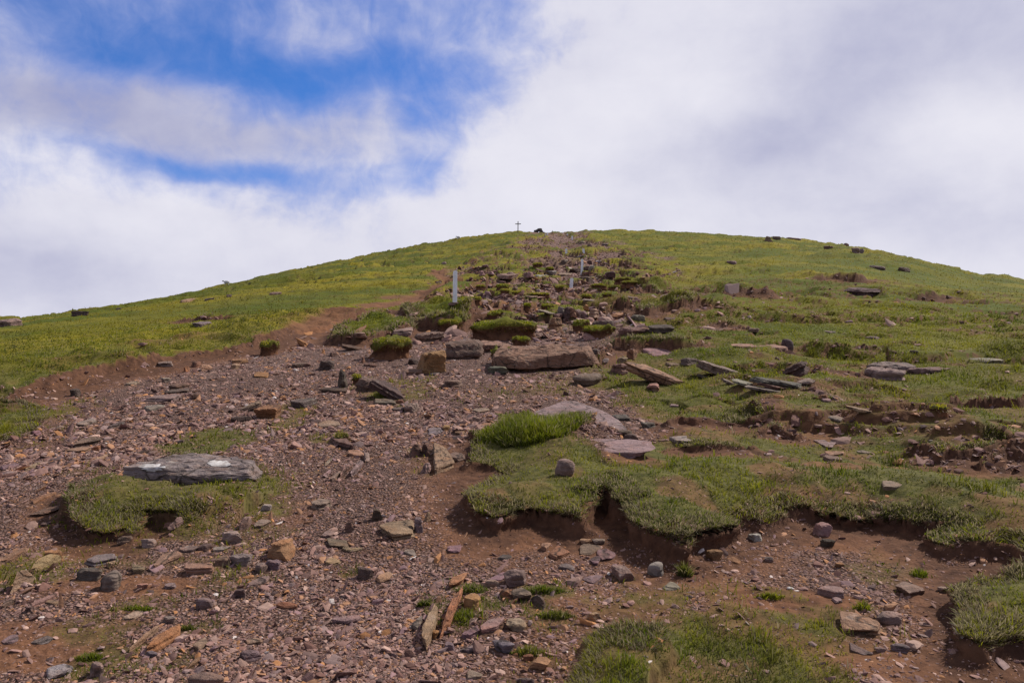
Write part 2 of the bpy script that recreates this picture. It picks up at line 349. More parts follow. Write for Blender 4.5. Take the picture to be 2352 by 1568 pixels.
PATH = np.zeros_like(GX)
def footpath(pts, wd):
    P = poly('D', pts)
    m = (GY > 8) & (GY < 90) & (np.abs(GX) < 30)
    d, arc, L = seg_dist(WX[m], WY[m], P)
    w_ = sstep(wd * 1.25, wd * .6, d) * sstep(0, .3, L - arc)
    GR[m] *= 1 - .97 * w_; GV[m] *= 1 - w_; SO[m] *= 1 - w_; DZ[m] -= .05 * w_; zone[m] *= 1 - w_; PATH[m] = np.maximum(PATH[m], w_)
footpath([(700, 762), (740, 745), (785, 726), (840, 710), (900, 697), (950, 685), (995, 671), (1022, 657)], .50)
footpath([(1045, 655), (1030, 645), (1008, 634), (1003, 626), (1015, 618), (1040, 612)], .50)

# gentle lumps and roughness
lum = fbm(GX / 1.1, GY / 1.1, s=3, o=3) * .035 + fbm(GX / .25, GY / .25, s=13, o=3) * .012
farl = (fbm(GX / 16, GY / 16, s=31, o=3) * .5 + fbm(GX / 7, GY / 5, s=33, o=4) * .45 + np.abs(fbm(GX / 3.5, GY / 2.2, s=35, o=3)) * .35) * sstep(25, 90, DIST) * sstep(2000, 400, DIST)
grv = fbm(GX / .05, GY / .05, s=23, o=2) * .006 + fbm(GX / .6, GY / .6, s=21, o=3) * .02
DZ += lum * GR * (1 + np.clip(DIST / 20, 0, 2)) + farl + grv * (1 - GR)
soilr = fbm(GX / .035, GY / .05, GZ / .05, s=51, o=2) * .012 * SO
HZ = GZ + DZ
_rows = (RR > 12) & (RR < 330)
_act = ((HZ - EYE) / np.maximum(GY, .1))[_rows][:, :nf].max(0)
_px = CX + F * np.tan(front) * (1 / (cp + _act * sp)); _want = ray(_px, np.interp(_px, SKY[:, 0], SKY[:, 1]))[1]
_dl = np.convolve(np.pad(_want - _act, 20, 'edge'), np.ones(41) / 41, 'valid')
HZ[:, :nf] += _dl[None] * np.minimum(np.maximum(GY[:, :nf], 0), 320) * sstep(12, 75, GY[:, :nf])
GXf = GX + OX + fbm(GX / .04, GY / .04, HZ / .03, s=61, o=2) * .012 * SO * (DIST < 40)
GYf = GY + OY + fbm(GX / .04, GY / .04, HZ / .03, s=63, o=2) * .012 * SO * (DIST < 40)
# patchiness of the turf
pn = fbm(GX / .35, GY / .5, s=91, o=4)
near = sstep(14, 7, DIST)
right = sstep(-.5, 1.2, GX)
thin = sstep(.05, .36, pn) * near * right
GR *= 1 - .6 * thin

_logR = np.log(RR)
def hgrid(x, y):
    x = np.asarray(x, float); y = np.asarray(y, float)
    rr = np.log(np.maximum(np.hypot(x, y), .45)); az = np.arctan2(x, y)
    fi = np.interp(rr, _logR, np.arange(nr)); fj = (np.clip(az, front[0], front[-1]) - front[0]) / daz
    i = np.clip(fi.astype(int), 0, nr - 2); j = np.clip(fj.astype(int), 0, nf - 2)
    u = fi - i; w = fj - j
    return (HZ[i, j] * (1 - u) * (1 - w) + HZ[i + 1, j] * u * (1 - w) + HZ[i, j + 1] * (1 - u) * w + HZ[i + 1, j + 1] * u * w)
def gridval(A, x, y):
    rr = np.log(np.maximum(np.hypot(x, y), .45)); az = np.arctan2(x, y)
    i = np.clip(np.interp(rr, _logR, np.arange(nr)).astype(int), 0, nr - 1); j = np.clip(((az - front[0]) / daz).astype(int), 0, nf - 1)
    return A[i, j]
def at(px, py, dz=0.):
    x, y = unproj(px, py, hgrid, dz)
    return x, y, float(hgrid(x, y))
def slope_n(x, y, e=.15):
    zx = (hgrid(x + e, y) - hgrid(x - e, y)) / (2 * e); zy = (hgrid(x, y + e) - hgrid(x, y - e)) / (2 * e)
    return Vector((-float(zx), -float(zy), 1)).normalized()

# ------------------------------------------------------------------ mesh + property helpers
def mesh_np(name, V, faces, cols=None, smooth=True):
    """faces: list of int arrays (n,k)"""
    me = bpy.data.meshes.new(name)
    V = np.asarray(V, np.float32)
    me.vertices.add(len(V)); me.vertices.foreach_set('co', V.ravel())
    faces = [np.asarray(f, np.int32) for f in faces if len(f)]
    loops = np.concatenate([f.ravel() for f in faces])
    tot = np.concatenate([np.full(len(f), f.shape[1], np.int32) for f in faces])
    st = np.concatenate([[0], np.cumsum(tot)[:-1]]).astype(np.int32)
    me.loops.add(len(loops)); me.loops.foreach_set('vertex_index', loops)
    me.polygons.add(len(tot)); me.polygons.foreach_set('loop_start', st)
    me.polygons.foreach_set('use_smooth', np.full(len(tot), smooth))
    for nm, c in (cols or {}).items():
        a = me.attributes.new(nm, 'FLOAT_COLOR', 'POINT')
        a.data.foreach_set('color', np.asarray(c, np.float32).ravel())
    me.update(calc_edges=True)
    return me

def obj(name, me, mat=None, parent=None, loc=None, rot=None):
    o = bpy.data.objects.new(name, me); COL.objects.link(o)
    if mat is not None and me is not None and len(me.materials) == 0: me.materials.append(mat)
    if parent is not None: o.parent = parent
    if loc is not None: o.location = loc
    if rot is not None: o.rotation_euler = rot
    return o

def tag(o, label, cat, group=None):
    o['label'] = label; o['category'] = cat
    if group: o['group'] = group
    return o

# ------------------------------------------------------------------ materials
def new_mat(name):
    m = bpy.data.materials.new(name); m.use_nodes = True
    nt = m.node_tree; nt.nodes.clear()
    return m, nt
class NB:
    def __init__(s, nt): s.nt = nt
    def n(s, t, **k):
        nd = s.nt.nodes.new(t)
        for a, b in k.items(): setattr(nd, a, b)
        return nd
    def l(s, a, b): s.nt.links.new(a, b)
    def setin(s, nd, key, v):
        if hasattr(v, 'is_linked') or hasattr(v, 'links'): s.l(v, nd.inputs[key])
        else: nd.inputs[key].default_value = v
    def noise(s, vec, scale, detail=4, rough=.55, dist=0.):
        nd = s.n('ShaderNodeTexNoise'); nd.inputs['Scale'].default_value = scale; nd.inputs['Detail'].default_value = detail; nd.inputs['Roughness'].default_value = rough; nd.inputs['Distortion'].default_value = dist
        s.l(vec, nd.inputs['Vector']); return nd.outputs['Fac']
    def ramp(s, fac, a, b, c0=0., c1=1.):
        nd = s.n('ShaderNodeMapRange', interpolation_type='SMOOTHSTEP'); s.l(fac, nd.inputs['Value'])
        nd.inputs['From Min'].default_value = a; nd.inputs['From Max'].default_value = b; nd.inputs['To Min'].default_value = c0; nd.inputs['To Max'].default_value = c1
        return nd.outputs['Result']
    def mix(s, fac, a, b, blend='MIX'):
        nd = s.n('ShaderNodeMix', data_type='RGBA', blend_type=blend)
        s.setin(nd, 0, fac)
        for k, v in ((6, a), (7, b)):
            if isinstance(v, tuple): nd.inputs[k].default_value = (*v, 1) if len(v) == 3 else v
            else: s.l(v, nd.inputs[k])
        return nd.outputs[2]
    def math(s, op, a, b=0., c=None):
        nd = s.n('ShaderNodeMath', operation=op); s.setin(nd, 0, a); s.setin(nd, 1, b)
        if c is not None: s.setin(nd, 2, c)
        return nd.outputs[0]
    def bump(s, h, strength, dist, normal=None):
        nd = s.n('ShaderNodeBump'); nd.inputs['Strength'].default_value = strength; nd.inputs['Distance'].default_value = dist; s.l(h, nd.inputs['Height'])
        if normal is not None: s.l(normal, nd.inputs['Normal'])
        return nd.outputs['Normal']
    def out(s, col, normal=None, rough=.9, spec=.2):
        p = s.n('ShaderNodeBsdfPrincipled'); o = s.n('ShaderNodeOutputMaterial')
        s.setin(p, 'Base Color', col if not isinstance(col, tuple) else (*col, 1)); s.setin(p, 'Roughness', rough); p.inputs['Specular IOR Level'].default_value = spec
        if normal is not None: s.l(normal, p.inputs['Normal'])
        s.l(p.outputs[0], o.inputs[0]); return p

def ground_material():
    m, nt = new_mat('turf_soil_gravel'); b = NB(nt)
    tc = b.n('ShaderNodeTexCoord'); P = tc.outputs['Object']
    at_ = b.n('ShaderNodeAttribute', attribute_name='mask'); sep = b.n('ShaderNodeSeparateColor'); b.l(at_.outputs['Color'], sep.inputs[0])
    g, v, so = sep.outputs[0], sep.outputs[1], sep.outputs[2]
    far = at_.outputs['Alpha']
    n1 = b.noise(P, .16, 6, .6); n2 = b.noise(P, 1.7, 5); n3 = b.noise(P, 14, 5, .6); n4 = b.noise(P, 70, 3, .6)
    # grass thatch near, mossy hill far
    near_c = b.mix(b.ramp(n3, .35, .65), (.058, .058, .015), (.120, .108, .030))
    near_c = b.mix(b.ramp(n4, .5, .72, 0, .6), near_c, (.13, .105, .05))
    far_c = b.mix(b.ramp(n1, .40, .60), (.088, .104, .009), (.200, .165, .012))
    far_c = b.mix(b.ramp(n2, .44, .66, 0, .55), far_c, (.085, .068, .014))
    far_c = b.mix(b.ramp(b.noise(P, .045, 4, .5), .45, .62, 0, .5), far_c, (.058, .075, .010))
    far_c = b.mix(b.ramp(n3, .5, .75, 0, .35), far_c, (.03, .032, .008))
    gc = b.mix(far, near_c, far_c)
    # soil
    sc = b.mix(b.ramp(n3, .3, .7), (.090, .041, .023), (.195, .090, .048))
    sc = b.mix(b.ramp(n2, .4, .65, 0, .6), sc, (.215, .098, .047))
    sc = b.mix(b.ramp(n4, .5, .8, 0, .5), sc, (.05, .026, .018))
    # gravel
    vo = b.n('ShaderNodeTexVoronoi'); vo.inputs['Scale'].default_value = 55; b.l(P, vo.inputs['Vector'])
    vo2 = b.n('ShaderNodeTexVoronoi'); vo2.inputs['Scale'].default_value = 9; b.l(P, vo2.inputs['Vector'])
    hs = b.n('ShaderNodeSeparateColor'); b.l(vo.outputs['Color'], hs.inputs[0])
    hs2 = b.n('ShaderNodeSeparateColor'); b.l(vo2.outputs['Color'], hs2.inputs[0])
    vc = b.mix(b.ramp(hs.outputs[0], 0., 1.), (.10, .058, .047), (.26, .165, .138))
    vc = b.mix(b.ramp(hs.outputs[1], .75, .95, 0, .8), vc, (.27, .135, .07))
    vc = b.mix(b.ramp(vo.outputs['Distance'], .34, .62, 0, .8), vc, (.045, .025, .019))
    vcf = b.mix(hs2.outputs[0], (.12, .074, .062), (.28, .185, .158))
    vcf = b.mix(b.ramp(hs2.outputs[1], .8, .95, 0, .7), vcf, (.10, .085, .08))
    vc = b.mix(far, vc, vcf)
    vc = b.mix(b.ramp(n2, .45, .7, 0, .35), vc, (.10, .048, .030))
    tot = b.mix(g, sc, gc)
    tot = b.mix(v, tot, vc)
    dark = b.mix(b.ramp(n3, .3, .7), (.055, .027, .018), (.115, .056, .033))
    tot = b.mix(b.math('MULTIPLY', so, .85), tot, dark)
    gb = b.bump(n3, .5, .03); gb = b.bump(n4, .5, .008, gb)
    inv = b.math('SUBTRACT', 1.0, vo.outputs['Distance'])
    vb = b.math('MULTIPLY', inv, v)
    nrm = b.bump(vb, .8, .03, gb)
    b.out(tot, nrm, .95, .1)
    return m

def rock_material():
    m, nt = new_mat('weathered_sandstone'); b = NB(nt)
    tc = b.n('ShaderNodeTexCoord'); oi = b.n('ShaderNodeObjectInfo')
    va = b.n('ShaderNodeVectorMath', operation='SCALE'); b.l(oi.outputs['Location'], va.inputs[0]); va.inputs['Scale'].default_value = 3.7
    vv = b.n('ShaderNodeVectorMath', operation='ADD'); b.l(tc.outputs['Object'], vv.inputs[0]); b.l(va.outputs[0], vv.inputs[1]); P = vv.outputs[0]
    mp = b.n('ShaderNodeMapping'); mp.inputs['Scale'].default_value = (1, 1, 4.5); b.l(P, mp.inputs[0]); PS = mp.outputs[0]
    n1 = b.noise(P, 4, 5, .6); n2 = b.noise(P, 18, 6, .65); n3 = b.noise(P, 75, 4, .7); ns = b.noise(PS, 9, 5, .6, .6)
    base = oi.outputs['Color']
    c = b.mix(b.ramp(n1, .38, .62, 0, .8), base, b.mix(1., base, (.55, .52, .50), 'MULTIPLY'))
    c = b.mix(b.ramp(ns, .45, .7, 0, .5), c, b.mix(1., base, (1.25, .95, .72), 'MULTIPLY'))
    c = b.mix(b.ramp(n2, .50, .68, 0, .75), c, b.mix(1., base, (1.4, 1.4, 1.42), 'MULTIPLY'))
    c = b.mix(b.ramp(n3, .58, .75, 0, .6), c, b.mix(1., base, (.45, .42, .4), 'MULTIPLY'))
    wv_ = b.n('ShaderNodeVectorMath', operation='SCALE'); b.l(tc.outputs['Object'], wv_.inputs[0]); wv_.inputs['Scale'].default_value = 1.
    nz_ = b.n('ShaderNodeTexNoise'); nz_.inputs['Scale'].default_value = 5; nz_.inputs['Detail'].default_value = 4; b.l(P, nz_.inputs['Vector'])
    ad_ = b.n('ShaderNodeMix', data_type='VECTOR'); ad_.inputs[0].default_value = .22; b.l(P, ad_.inputs[4]); b.l(nz_.outputs['Color'], ad_.inputs[5])
    vk = b.n('ShaderNodeTexVoronoi', feature='DISTANCE_TO_EDGE'); vk.inputs['Scale'].default_value = 3.2; b.l(ad_.outputs[1], vk.inputs['Vector'])
    crack = b.ramp(vk.outputs['Distance'], .0, .035, 1., 0.)
    c = b.mix(b.math('MULTIPLY', crack, .75), c, (.035, .024, .018))
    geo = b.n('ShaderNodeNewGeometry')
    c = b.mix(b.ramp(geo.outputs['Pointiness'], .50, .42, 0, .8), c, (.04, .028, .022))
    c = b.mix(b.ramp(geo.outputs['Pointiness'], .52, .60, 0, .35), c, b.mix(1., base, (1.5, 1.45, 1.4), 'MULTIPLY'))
    lich = b.math('MULTIPLY', b.ramp(b.noise(P, 11, 6, .7), .58, .66), oi.outputs['Alpha'])
    c = b.mix(b.math('MULTIPLY', lich, .75), c, (.29, .255, .23))
    dk = b.math('MULTIPLY', b.ramp(b.noise(P, 7.3, 5, .7), .60, .68), oi.outputs['Alpha'])
    c = b.mix(b.math('MULTIPLY', dk, .5), c, (.075, .062, .055))
    nb = b.bump(b.math('SUBTRACT', 1., crack), .6, .015); nb = b.bump(ns, .8, .03, nb); nb = b.bump(n2, .9, .018, nb); nb = b.bump(n3, .8, .006, nb)
    b.out(c, nb, .88, .25)
    return m

def gravel_material():
    m, nt = new_mat('loose_gravel'); b = NB(nt)
    a = b.n('ShaderNodeAttribute', attribute_name='tint'); tc = b.n('ShaderNodeTexCoord'); P = tc.outputs['Object']
    n2 = b.noise(P, 60, 4, .65)
    c = b.mix(b.ramp(n2, .4, .65, 0, .5), a.outputs['Color'], b.mix(1., a.outputs['Color'], (.55, .5, .48), 'MULTIPLY'))
    b.out(c, b.bump(n2, .4, .006), .9, .25)
    return m

def grass_material():
    m, nt = new_mat('grass_blades'); b = NB(nt)
    a = b.n('ShaderNodeAttribute', attribute_name='tint')
    d = b.n('ShaderNodeBsdfPrincipled'); b.l(a.outputs['Color'], d.inputs['Base Color']); d.inputs['Roughness'].default_value = .6; d.inputs['Specular IOR Level'].default_value = .25
    t = b.n('ShaderNodeBsdfTranslucent'); b.l(a.outputs['Color'], t.inputs['Color'])
    mx = b.n('ShaderNodeMixShader'); mx.inputs[0].default_value = .5; b.l(d.outputs[0], mx.inputs[1]); b.l(t.outputs[0], mx.inputs[2])
    o = b.n('ShaderNodeOutputMaterial'); b.l(mx.outputs[0], o.inputs[0]); return m

def flat_material(name, c1, c2, scale, rough=.8, bump=.3, dist=.004):
    m, nt = new_mat(name); b = NB(nt); tc = b.n('ShaderNodeTexCoord'); P = tc.outputs['Object']
    n1 = b.noise(P, scale, 5, .65); n2 = b.noise(P, scale * 5, 4, .6)
    c = b.mix(b.ramp(n1, .3, .7), c1, c2); c = b.mix(b.ramp(n2, .5, .8, 0, .35), c, tuple(.6 * x for x in c1))
    b.out(c, b.bump(n2, bump, dist), rough, .3); return m

M_GROUND = ground_material(); M_ROCK = rock_material(); M_GRAVEL = gravel_material(); M_GRASS = grass_material()
M_WHITE = flat_material('whitewashed_concrete', (.76, .76, .76), (.91, .91, .92), 7)
M_PAINT = flat_material('white_waymark_paint', (.30, .26, .24), (.66, .63, .61), 22, .9, .5, .006)
M_WOOD = flat_material('weathered_timber', (.10, .085, .07), (.18, .15, .125), 12)
M_WOOL = flat_material('pale_fleece', (.45, .44, .43), (.62, .61, .60), 9, .95, .6, .03)
M_FACE = flat_material('dark_face', (.03, .03, .03), (.07, .065, .06), 9)

# ------------------------------------------------------------------ the ground sheet
idx = np.arange(nr * na).reshape(nr, na)
a = idx[:-1, :]; bq = idx[1:, :]
jn = (np.arange(na) + 1) % na
quads = np.stack([a, a[:, jn], bq[:, jn], bq], -1).reshape(-1, 4)
V = np.stack([GXf, GYf, HZ], -1).reshape(-1, 3)
# close the small hole under the standpoint
V = np.vstack([V, [[0, 0, float(HZ[0].mean())]]]); c0 = len(V) - 1
cap = np.stack([np.full(na, c0), idx[0][jn], idx[0]], -1)
farm = sstep(7, 20, DIST)
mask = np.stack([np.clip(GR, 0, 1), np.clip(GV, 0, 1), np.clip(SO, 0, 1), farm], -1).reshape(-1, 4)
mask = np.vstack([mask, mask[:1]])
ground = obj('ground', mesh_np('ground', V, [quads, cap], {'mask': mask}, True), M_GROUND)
ground['kind'] = 'structure'
print('ground done')

# ------------------------------------------------------------------ sampling the sheet by solid angle
gi, gj = np.arange(nr - 1), np.arange(nf - 1)
sub = (slice(None, nr - 1), slice(0, nf - 1))
P00 = np.stack([GXf, GYf, HZ], -1)
e1 = P00[1:, :nf - 1] - P00[:-1, :nf - 1]; e2 = P00[:-1, 1:nf] - P00[:-1, :nf - 1]
NC = np.cross(e2, e1); AR = np.linalg.norm(NC, axis=-1); NC = NC / np.maximum(AR, 1e-12)[..., None]
ctr = P00[:-1, :nf - 1]; vw = np.array([0, 0, EYE]) - ctr; dv = np.linalg.norm(vw, axis=-1); vw = vw / dv[..., None]
FAC = np.maximum((NC * vw).sum(-1), 0)
SOLID = AR * (FAC + .02) / dv ** 2
SOLID[dv > 330] = 0; SOLID[dv < 2.0] = 0
del e1, e2, vw

def pick(weight, n):
    w = (SOLID * weight).ravel(); cs = np.cumsum(w)
    k = np.searchsorted(cs, rng.random(n) * cs[-1]); k = np.minimum(k, len(w) - 1)
    i, j = np.divmod(k, nf - 1)
    u = rng.random(n)[:, None]; v = rng.random(n)[:, None]
    A = P00[i, j]; B = P00[i + 1, j]; C = P00[i, j + 1]; Dd = P00[i + 1, j + 1]
    p = A * (1 - u) * (1 - v) + B * u * (1 - v) + C * (1 - u) * v + Dd * u * v
    return p, NC[i, j], dv[i, j], i, j

def blades(p, length, width, tint0, tint1, lean=.5, five=True, leandir=None):
    """numpy grass blades: returns V, faces, cols"""
    n = len(p)
    a = rng.random(n) * 2 * math.pi
    side = np.stack([np.cos(a), np.sin(a), np.zeros(n)], -1)
    b = rng.random(n) * 2 * math.pi
    ln = np.abs(rng.normal(0, lean, n))
    dirx = np.stack([np.cos(b) * ln, np.sin(b) * ln, np.ones(n)], -1)
    if leandir is not None: dirx += leandir
    dirx /= np.linalg.norm(dirx, axis=1)[:, None]
    L = length[:, None]; Wd = width[:, None] * .5
    base = p - np.array([0, 0, .004])
    tip = base + dirx * L * .75 + np.stack([dirx[:, 0], dirx[:, 1], dirx[:, 2] * .2], -1) * L * .35
    if five:
        mid = base + dirx * L * .55
        V = np.stack([base - side * Wd, base + side * Wd, mid + side * Wd * .8, mid - side * Wd * .8, tip], 1).reshape(-1, 3)
        o = np.arange(n)[:, None] * 5
        q = o + np.array([[0, 1, 2, 3]]); t = o + np.array([[3, 2, 4]])
        tm = (tint0 + tint1) * .5
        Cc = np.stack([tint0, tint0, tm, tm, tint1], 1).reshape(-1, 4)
        return V, [q, t], Cc
    V = np.stack([base - side * Wd, base + side * Wd, tip], 1).reshape(-1, 3)
    t = np.arange(n)[:, None] * 3 + np.array([[0, 1, 2]])
    return V, [t], np.stack([tint0, tint0, tint1], 1).reshape(-1, 4)

def tints(p, dry, far, n):
    a = np.array([.125, .168, .011]); b = np.array([.300, .290, .020]); s = np.array([.34, .285, .165]); y = np.array([.250, .205, .014]); dk = np.array([.050, .062, .016])
    k = np.clip(.5 + .9 * fbm(p[:, 0] / .7, p[:, 1] / .7, s=101, o=3) + rng.normal(0, .22, n), 0, 1)[:, None]
    c = a * (1 - k) + b * k
    ky = np.clip(far * (.35 + 1.3 * fbm(p[:, 0] / 9, p[:, 1] / 9, s=103, o=3) + .5 * fbm(p[:, 0] / 1.6, p[:, 1] / 1.6, s=105, o=2) + .5 * sstep(12, 50, p[:, 1])), 0, 1)[:, None]
    c = c * (1 - ky) + y * ky
    sc_ = np.where(p[:, 1] > 14, .035 * p[:, 1], .3)
    br_ = sstep(.12, .42, fbm(p[:, 0] / 5.5, p[:, 1] / 4., s=117, o=4))[:, None] * far[:, None] * .6
    c = c * (1 - br_) + np.array([.135, .105, .035]) * br_
    kd = np.clip(1.1 * fbm(p[:, 0] / sc_, p[:, 1] / (sc_ * 2.2), s=107, o=3) + .12 * far, 0, .75)[:, None]
    c = c * (1 - kd) + dk * kd
    ms = sstep(.18, .45, fbm(p[:, 0] / .28, p[:, 1] / .4, s=119, o=3))[:, None] * .4
    c = c * (1 - ms) + np.array([.135, .115, .045]) * ms
    st = (rng.random(n) < (1 - .75 * far) * np.clip(.05 + .55 * dry + .30 * np.clip(fbm(p[:, 0] / .5, p[:, 1] / .5, s=109, o=3), 0, 1), 0, .8))[:, None]
    c = np.where(st, s * (.6 + .5 * rng.random((n, 1))), c)
    c = c * (1 + (rng.random((n, 1)) - .5) * (.5 - .25 * far[:, None]))
    one = np.ones((n, 1))
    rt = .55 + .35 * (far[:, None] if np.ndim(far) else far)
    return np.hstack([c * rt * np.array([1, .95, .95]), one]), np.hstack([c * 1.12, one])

def group_faces(Fs):
    return [np.vstack([f for f in Fs if f.shape[1] == k]) for k in (3, 4) if any(f.shape[1] == k for f in Fs)]

# ------------------------------------------------------------------ stone shapes
def ico(level):
    import bmesh
    bm = bmesh.new(); bmesh.ops.create_icosphere(bm, subdivisions=level, radius=1)
    bm.verts.ensure_lookup_table(); v = np.array([x.co[:] for x in bm.verts]); f = np.array([[l.index for l in fc.verts] for fc in bm.faces]); bm.free(); return v, f
ICO = {k: ico(k) for k in (1, 2, 3, 4, 5)}

def faceted(v, seed, p=12, nside=7, cham=3, jit=.25, tilt=.35):
    """unit-ish convex stone from random planes, radial support with soft corners"""
    q = np.random.default_rng(seed)
    N = []; Dd = []
    for k in range(nside):
        a = 2 * math.pi * (k + q.uniform(-.35, .35)) / nside; t = q.uniform(-tilt, tilt)
        N.append((math.cos(a), math.sin(a), t)); Dd.append(q.uniform(1 - jit, 1.05))
    N += [(q.uniform(-.16, .16), q.uniform(-.16, .16), 1), (q.uniform(-.1, .1), q.uniform(-.1, .1), -1)]; Dd += [q.uniform(.8, 1), 1.]
    for k in range(cham):
        a = q.uniform(0, 2 * math.pi); N.append((math.cos(a), math.sin(a), q.uniform(.6, 1.3))); Dd.append(q.uniform(1., 1.25))
    N = np.array(N); N /= np.linalg.norm(N, axis=1)[:, None]; Dd = np.array(Dd)
    k = np.maximum(v @ N.T, 0) / Dd
    rr = (k ** p).sum(1) ** (-1 / p)
    return v * rr[:, None]

STONE_COL = np.array([(.185, .105, .085), (.15, .085, .072), (.225, .138, .110), (.115, .058, .045), (.18, .120, .108), (.24, .125, .070), (.27, .125, .052), (.27, .175, .14), (.085, .052, .045), (.175, .105, .105), (.42, .36, .33)])
STONE_P = np.array([.2, .14, .16, .14, .07, .09, .05, .07, .05, .04, .006]); STONE_P /= STONE_P.sum()
TPL = {1: [faceted(ICO[1][0], 900 + k, p=40, nside=4 + k % 2, cham=1, jit=.45) for k in range(10)], 2: [faceted(ICO[2][0], 700 + k, p=40, nside=4 + k % 3, cham=1, jit=.45) for k in range(10)]}
#ROCKS_HERE
# ------------------------------------------------------------------ rocks
RC = {'red': (.255, .140, .092), 'bedrock': (.235, .175, .145), 'grey': (.215, .152, .130), 'dgrey': (.105, .074, .063), 'purple': (.190, .122, .116), 'brown': (.165, .100, .072), 'dbrown': (.095, .058, .044), 'orange': (.285, .145, .068), 'rust': (.215, .108, .060),
      'tan': (.275, .172, .112), 'pale': (.29, .25, .235), 'pink': (.25, .165, .14), 'green': (.135, .110, .088), 'blue': (.178, .136, .134), 'lgrey': (.245, .19, .168), 'cream': (.42, .36, .24), 'white': (.68, .66, .64)}
def proj(x, y, z):
    dz = z - EYE; f = y * cp + dz * sp; u = -y * sp + dz * cp
    return CX + F * x / f, CY - F * u / f
HF = {'block': .62, 'slab': .42, 'flat': .10, 'fin': .8, 'round': .66, 'ridge': .6, 'crag': .85}
NAME = {'block': 'stone', 'slab': 'flat_stone', 'flat': 'bedrock', 'fin': 'upright_stone', 'round': 'boulder', 'ridge': 'rock_ledge', 'crag': 'rock_outcrop'}
CATN = {'block': 'stone', 'slab': 'slab', 'flat': 'bedrock', 'fin': 'stone', 'round': 'boulder', 'ridge': 'rock', 'crag': 'rock'}
MARKS = {}; FOOT = []
rk_seed = [0]
def rock(c, x0, y0, x1, y1, kind, col, label, diag=0, br=.36, roll=0., lean=0., yaw=None, lich=None, key=None, group=None, hf=None, dz=0., name=None, strata=None, bury=None, lmax=1.5):
    bury = bury if bury is not None else {'ridge': .46, 'slab': .36, 'flat': .7, 'crag': .3, 'fin': .2}.get(kind, .26)
    br = min(br * 1.35, .95)
    rk_seed[0] += 1; sd = 4000 + rk_seed[0] * 7; q = np.random.default_rng(sd)
    ax, ay = D(c, x0, y0); bx, by = D(c, x1, y1)
    wpx, hpx = bx - ax, by - ay
    xf, yf, zf = at((ax + bx) / 2, by)
    mpp = yf / F * 1.0
    w = wpx * mpp
    ds = (proj(xf, yf, zf)[1] - proj(xf, yf + .2, float(hgrid(xf, yf)) + .178 * .2)[1]) / .2
    if yf > 60: bury = .46; col = {'dgrey': 'grey', 'dbrown': 'grey', 'blue': 'grey', 'green': 'grey'}.get(col, col); y0 = y0 + .22 * (y1 - y0); ax, ay = D(c, x0, y0); hpx = by - ay
    hf_ = hf or HF[kind]
    h = hf_ * hpx * mpp; L = (1 - hf_) * hpx / max(ds, 2)
    spx = max(wpx, hpx) * .435
    lvl = 5 if spx > 75 else 4 if spx > 22 else 3 if spx > 7 else 2
    v = {'round': lambda: faceted(ICO[lvl][0], sd, p=5, nside=9, jit=.15), 'flat': lambda: faceted(ICO[lvl][0], sd, p=26, nside=int(q.integers(6, 9)), jit=.5, cham=1), 'slab': lambda: faceted(ICO[lvl][0], sd, p=48, nside=int(q.integers(4, 7)), cham=1, jit=.42, tilt=.15),
         'ridge': lambda: faceted(ICO[lvl][0], sd, p=16, nside=8, cham=4, jit=.48, tilt=.25), 'crag': lambda: faceted(ICO[lvl][0], sd, p=20, nside=6, cham=4, jit=.45)}.get(kind, lambda: faceted(ICO[lvl][0], sd, p=30, nside=int(q.integers(4, 7)), cham=3, jit=.35))()
    th = 0.
    if diag:
        ln = math.hypot(w, L) * 1.02; th = math.atan2(L, w) * diag; sx, sy_ = ln / 2, ln * br / 2
    else:
        L = min(max(L, (.28 if kind == 'fin' else .42) * w), lmax * w); sx, sy_ = w / 2, L / 2
        th = q.uniform(-.25, .25) if yaw is None else yaw
        if kind == 'flat': th = 0 if yaw is None else yaw
    if kind == 'fin':
        tap = 1 - (.30 + .15 * q.random()) * (v[:, 2] + 1) / 2 * 1.3
        v = v * np.stack([tap, tap, np.ones(len(v))], -1); v[:, 0] += .25 * q.uniform(-1, 1) * (v[:, 2] + 1) / 2
    if roll:
        # the slab's thickness, and the room it takes when tilted
        rr = math.radians(roll); t = max(h * .55, .03); sz = t / 2
        sx = max((w - t * abs(math.sin(rr))) / 2 / max(math.cos(rr), .5), .3 * w)
    else: sz = h / 2 / (1 - bury * .5)
    sx *= 1.06; sy_ *= 1.08
    v = v * np.array([sx, sy_, sz])
    m_ = min(sx, sy_, max(sz, .3 * sx)); sc_ = 1.3 / max(m_, 1e-3)
    amp = m_ * (.16 if kind == 'round' else .17 if kind == 'flat' else .30 if kind in ('ridge', 'crag') else .26 if spx > 60 else .20)
    nrm = v / np.array([sx, sy_, sz]) ** 2; nrm /= np.linalg.norm(nrm, axis=1)[:, None]
    o = q.uniform(0, 50, 3)
    f1 = fbm(v[:, 0] * sc_ * .8 + o[0], v[:, 1] * sc_ * .8 + o[1], v[:, 2] * sc_ * .8 + o[2], s=sd % 97, o=2)
    f2 = fbm(v[:, 0] * sc_ * 4 + o[0], v[:, 1] * sc_ * 4 + o[1], v[:, 2] * sc_ * 4 + o[2], s=sd % 89, o=3)
    st = min(strata, .13) if strata is not None else (.10 if kind in ('slab', 'ridge', 'fin', 'crag') else .04)
    lay = np.tanh(6 * vnoise(v[:, 2] / (sz * .33) + .5 * f1 + o[0], 0 * v[:, 0] + o[1], s=sd % 71)) * st
    lat = np.stack([nrm[:, 0], nrm[:, 1], 0 * nrm[:, 0]], -1) * (lay * min(sx, sy_))[:, None]
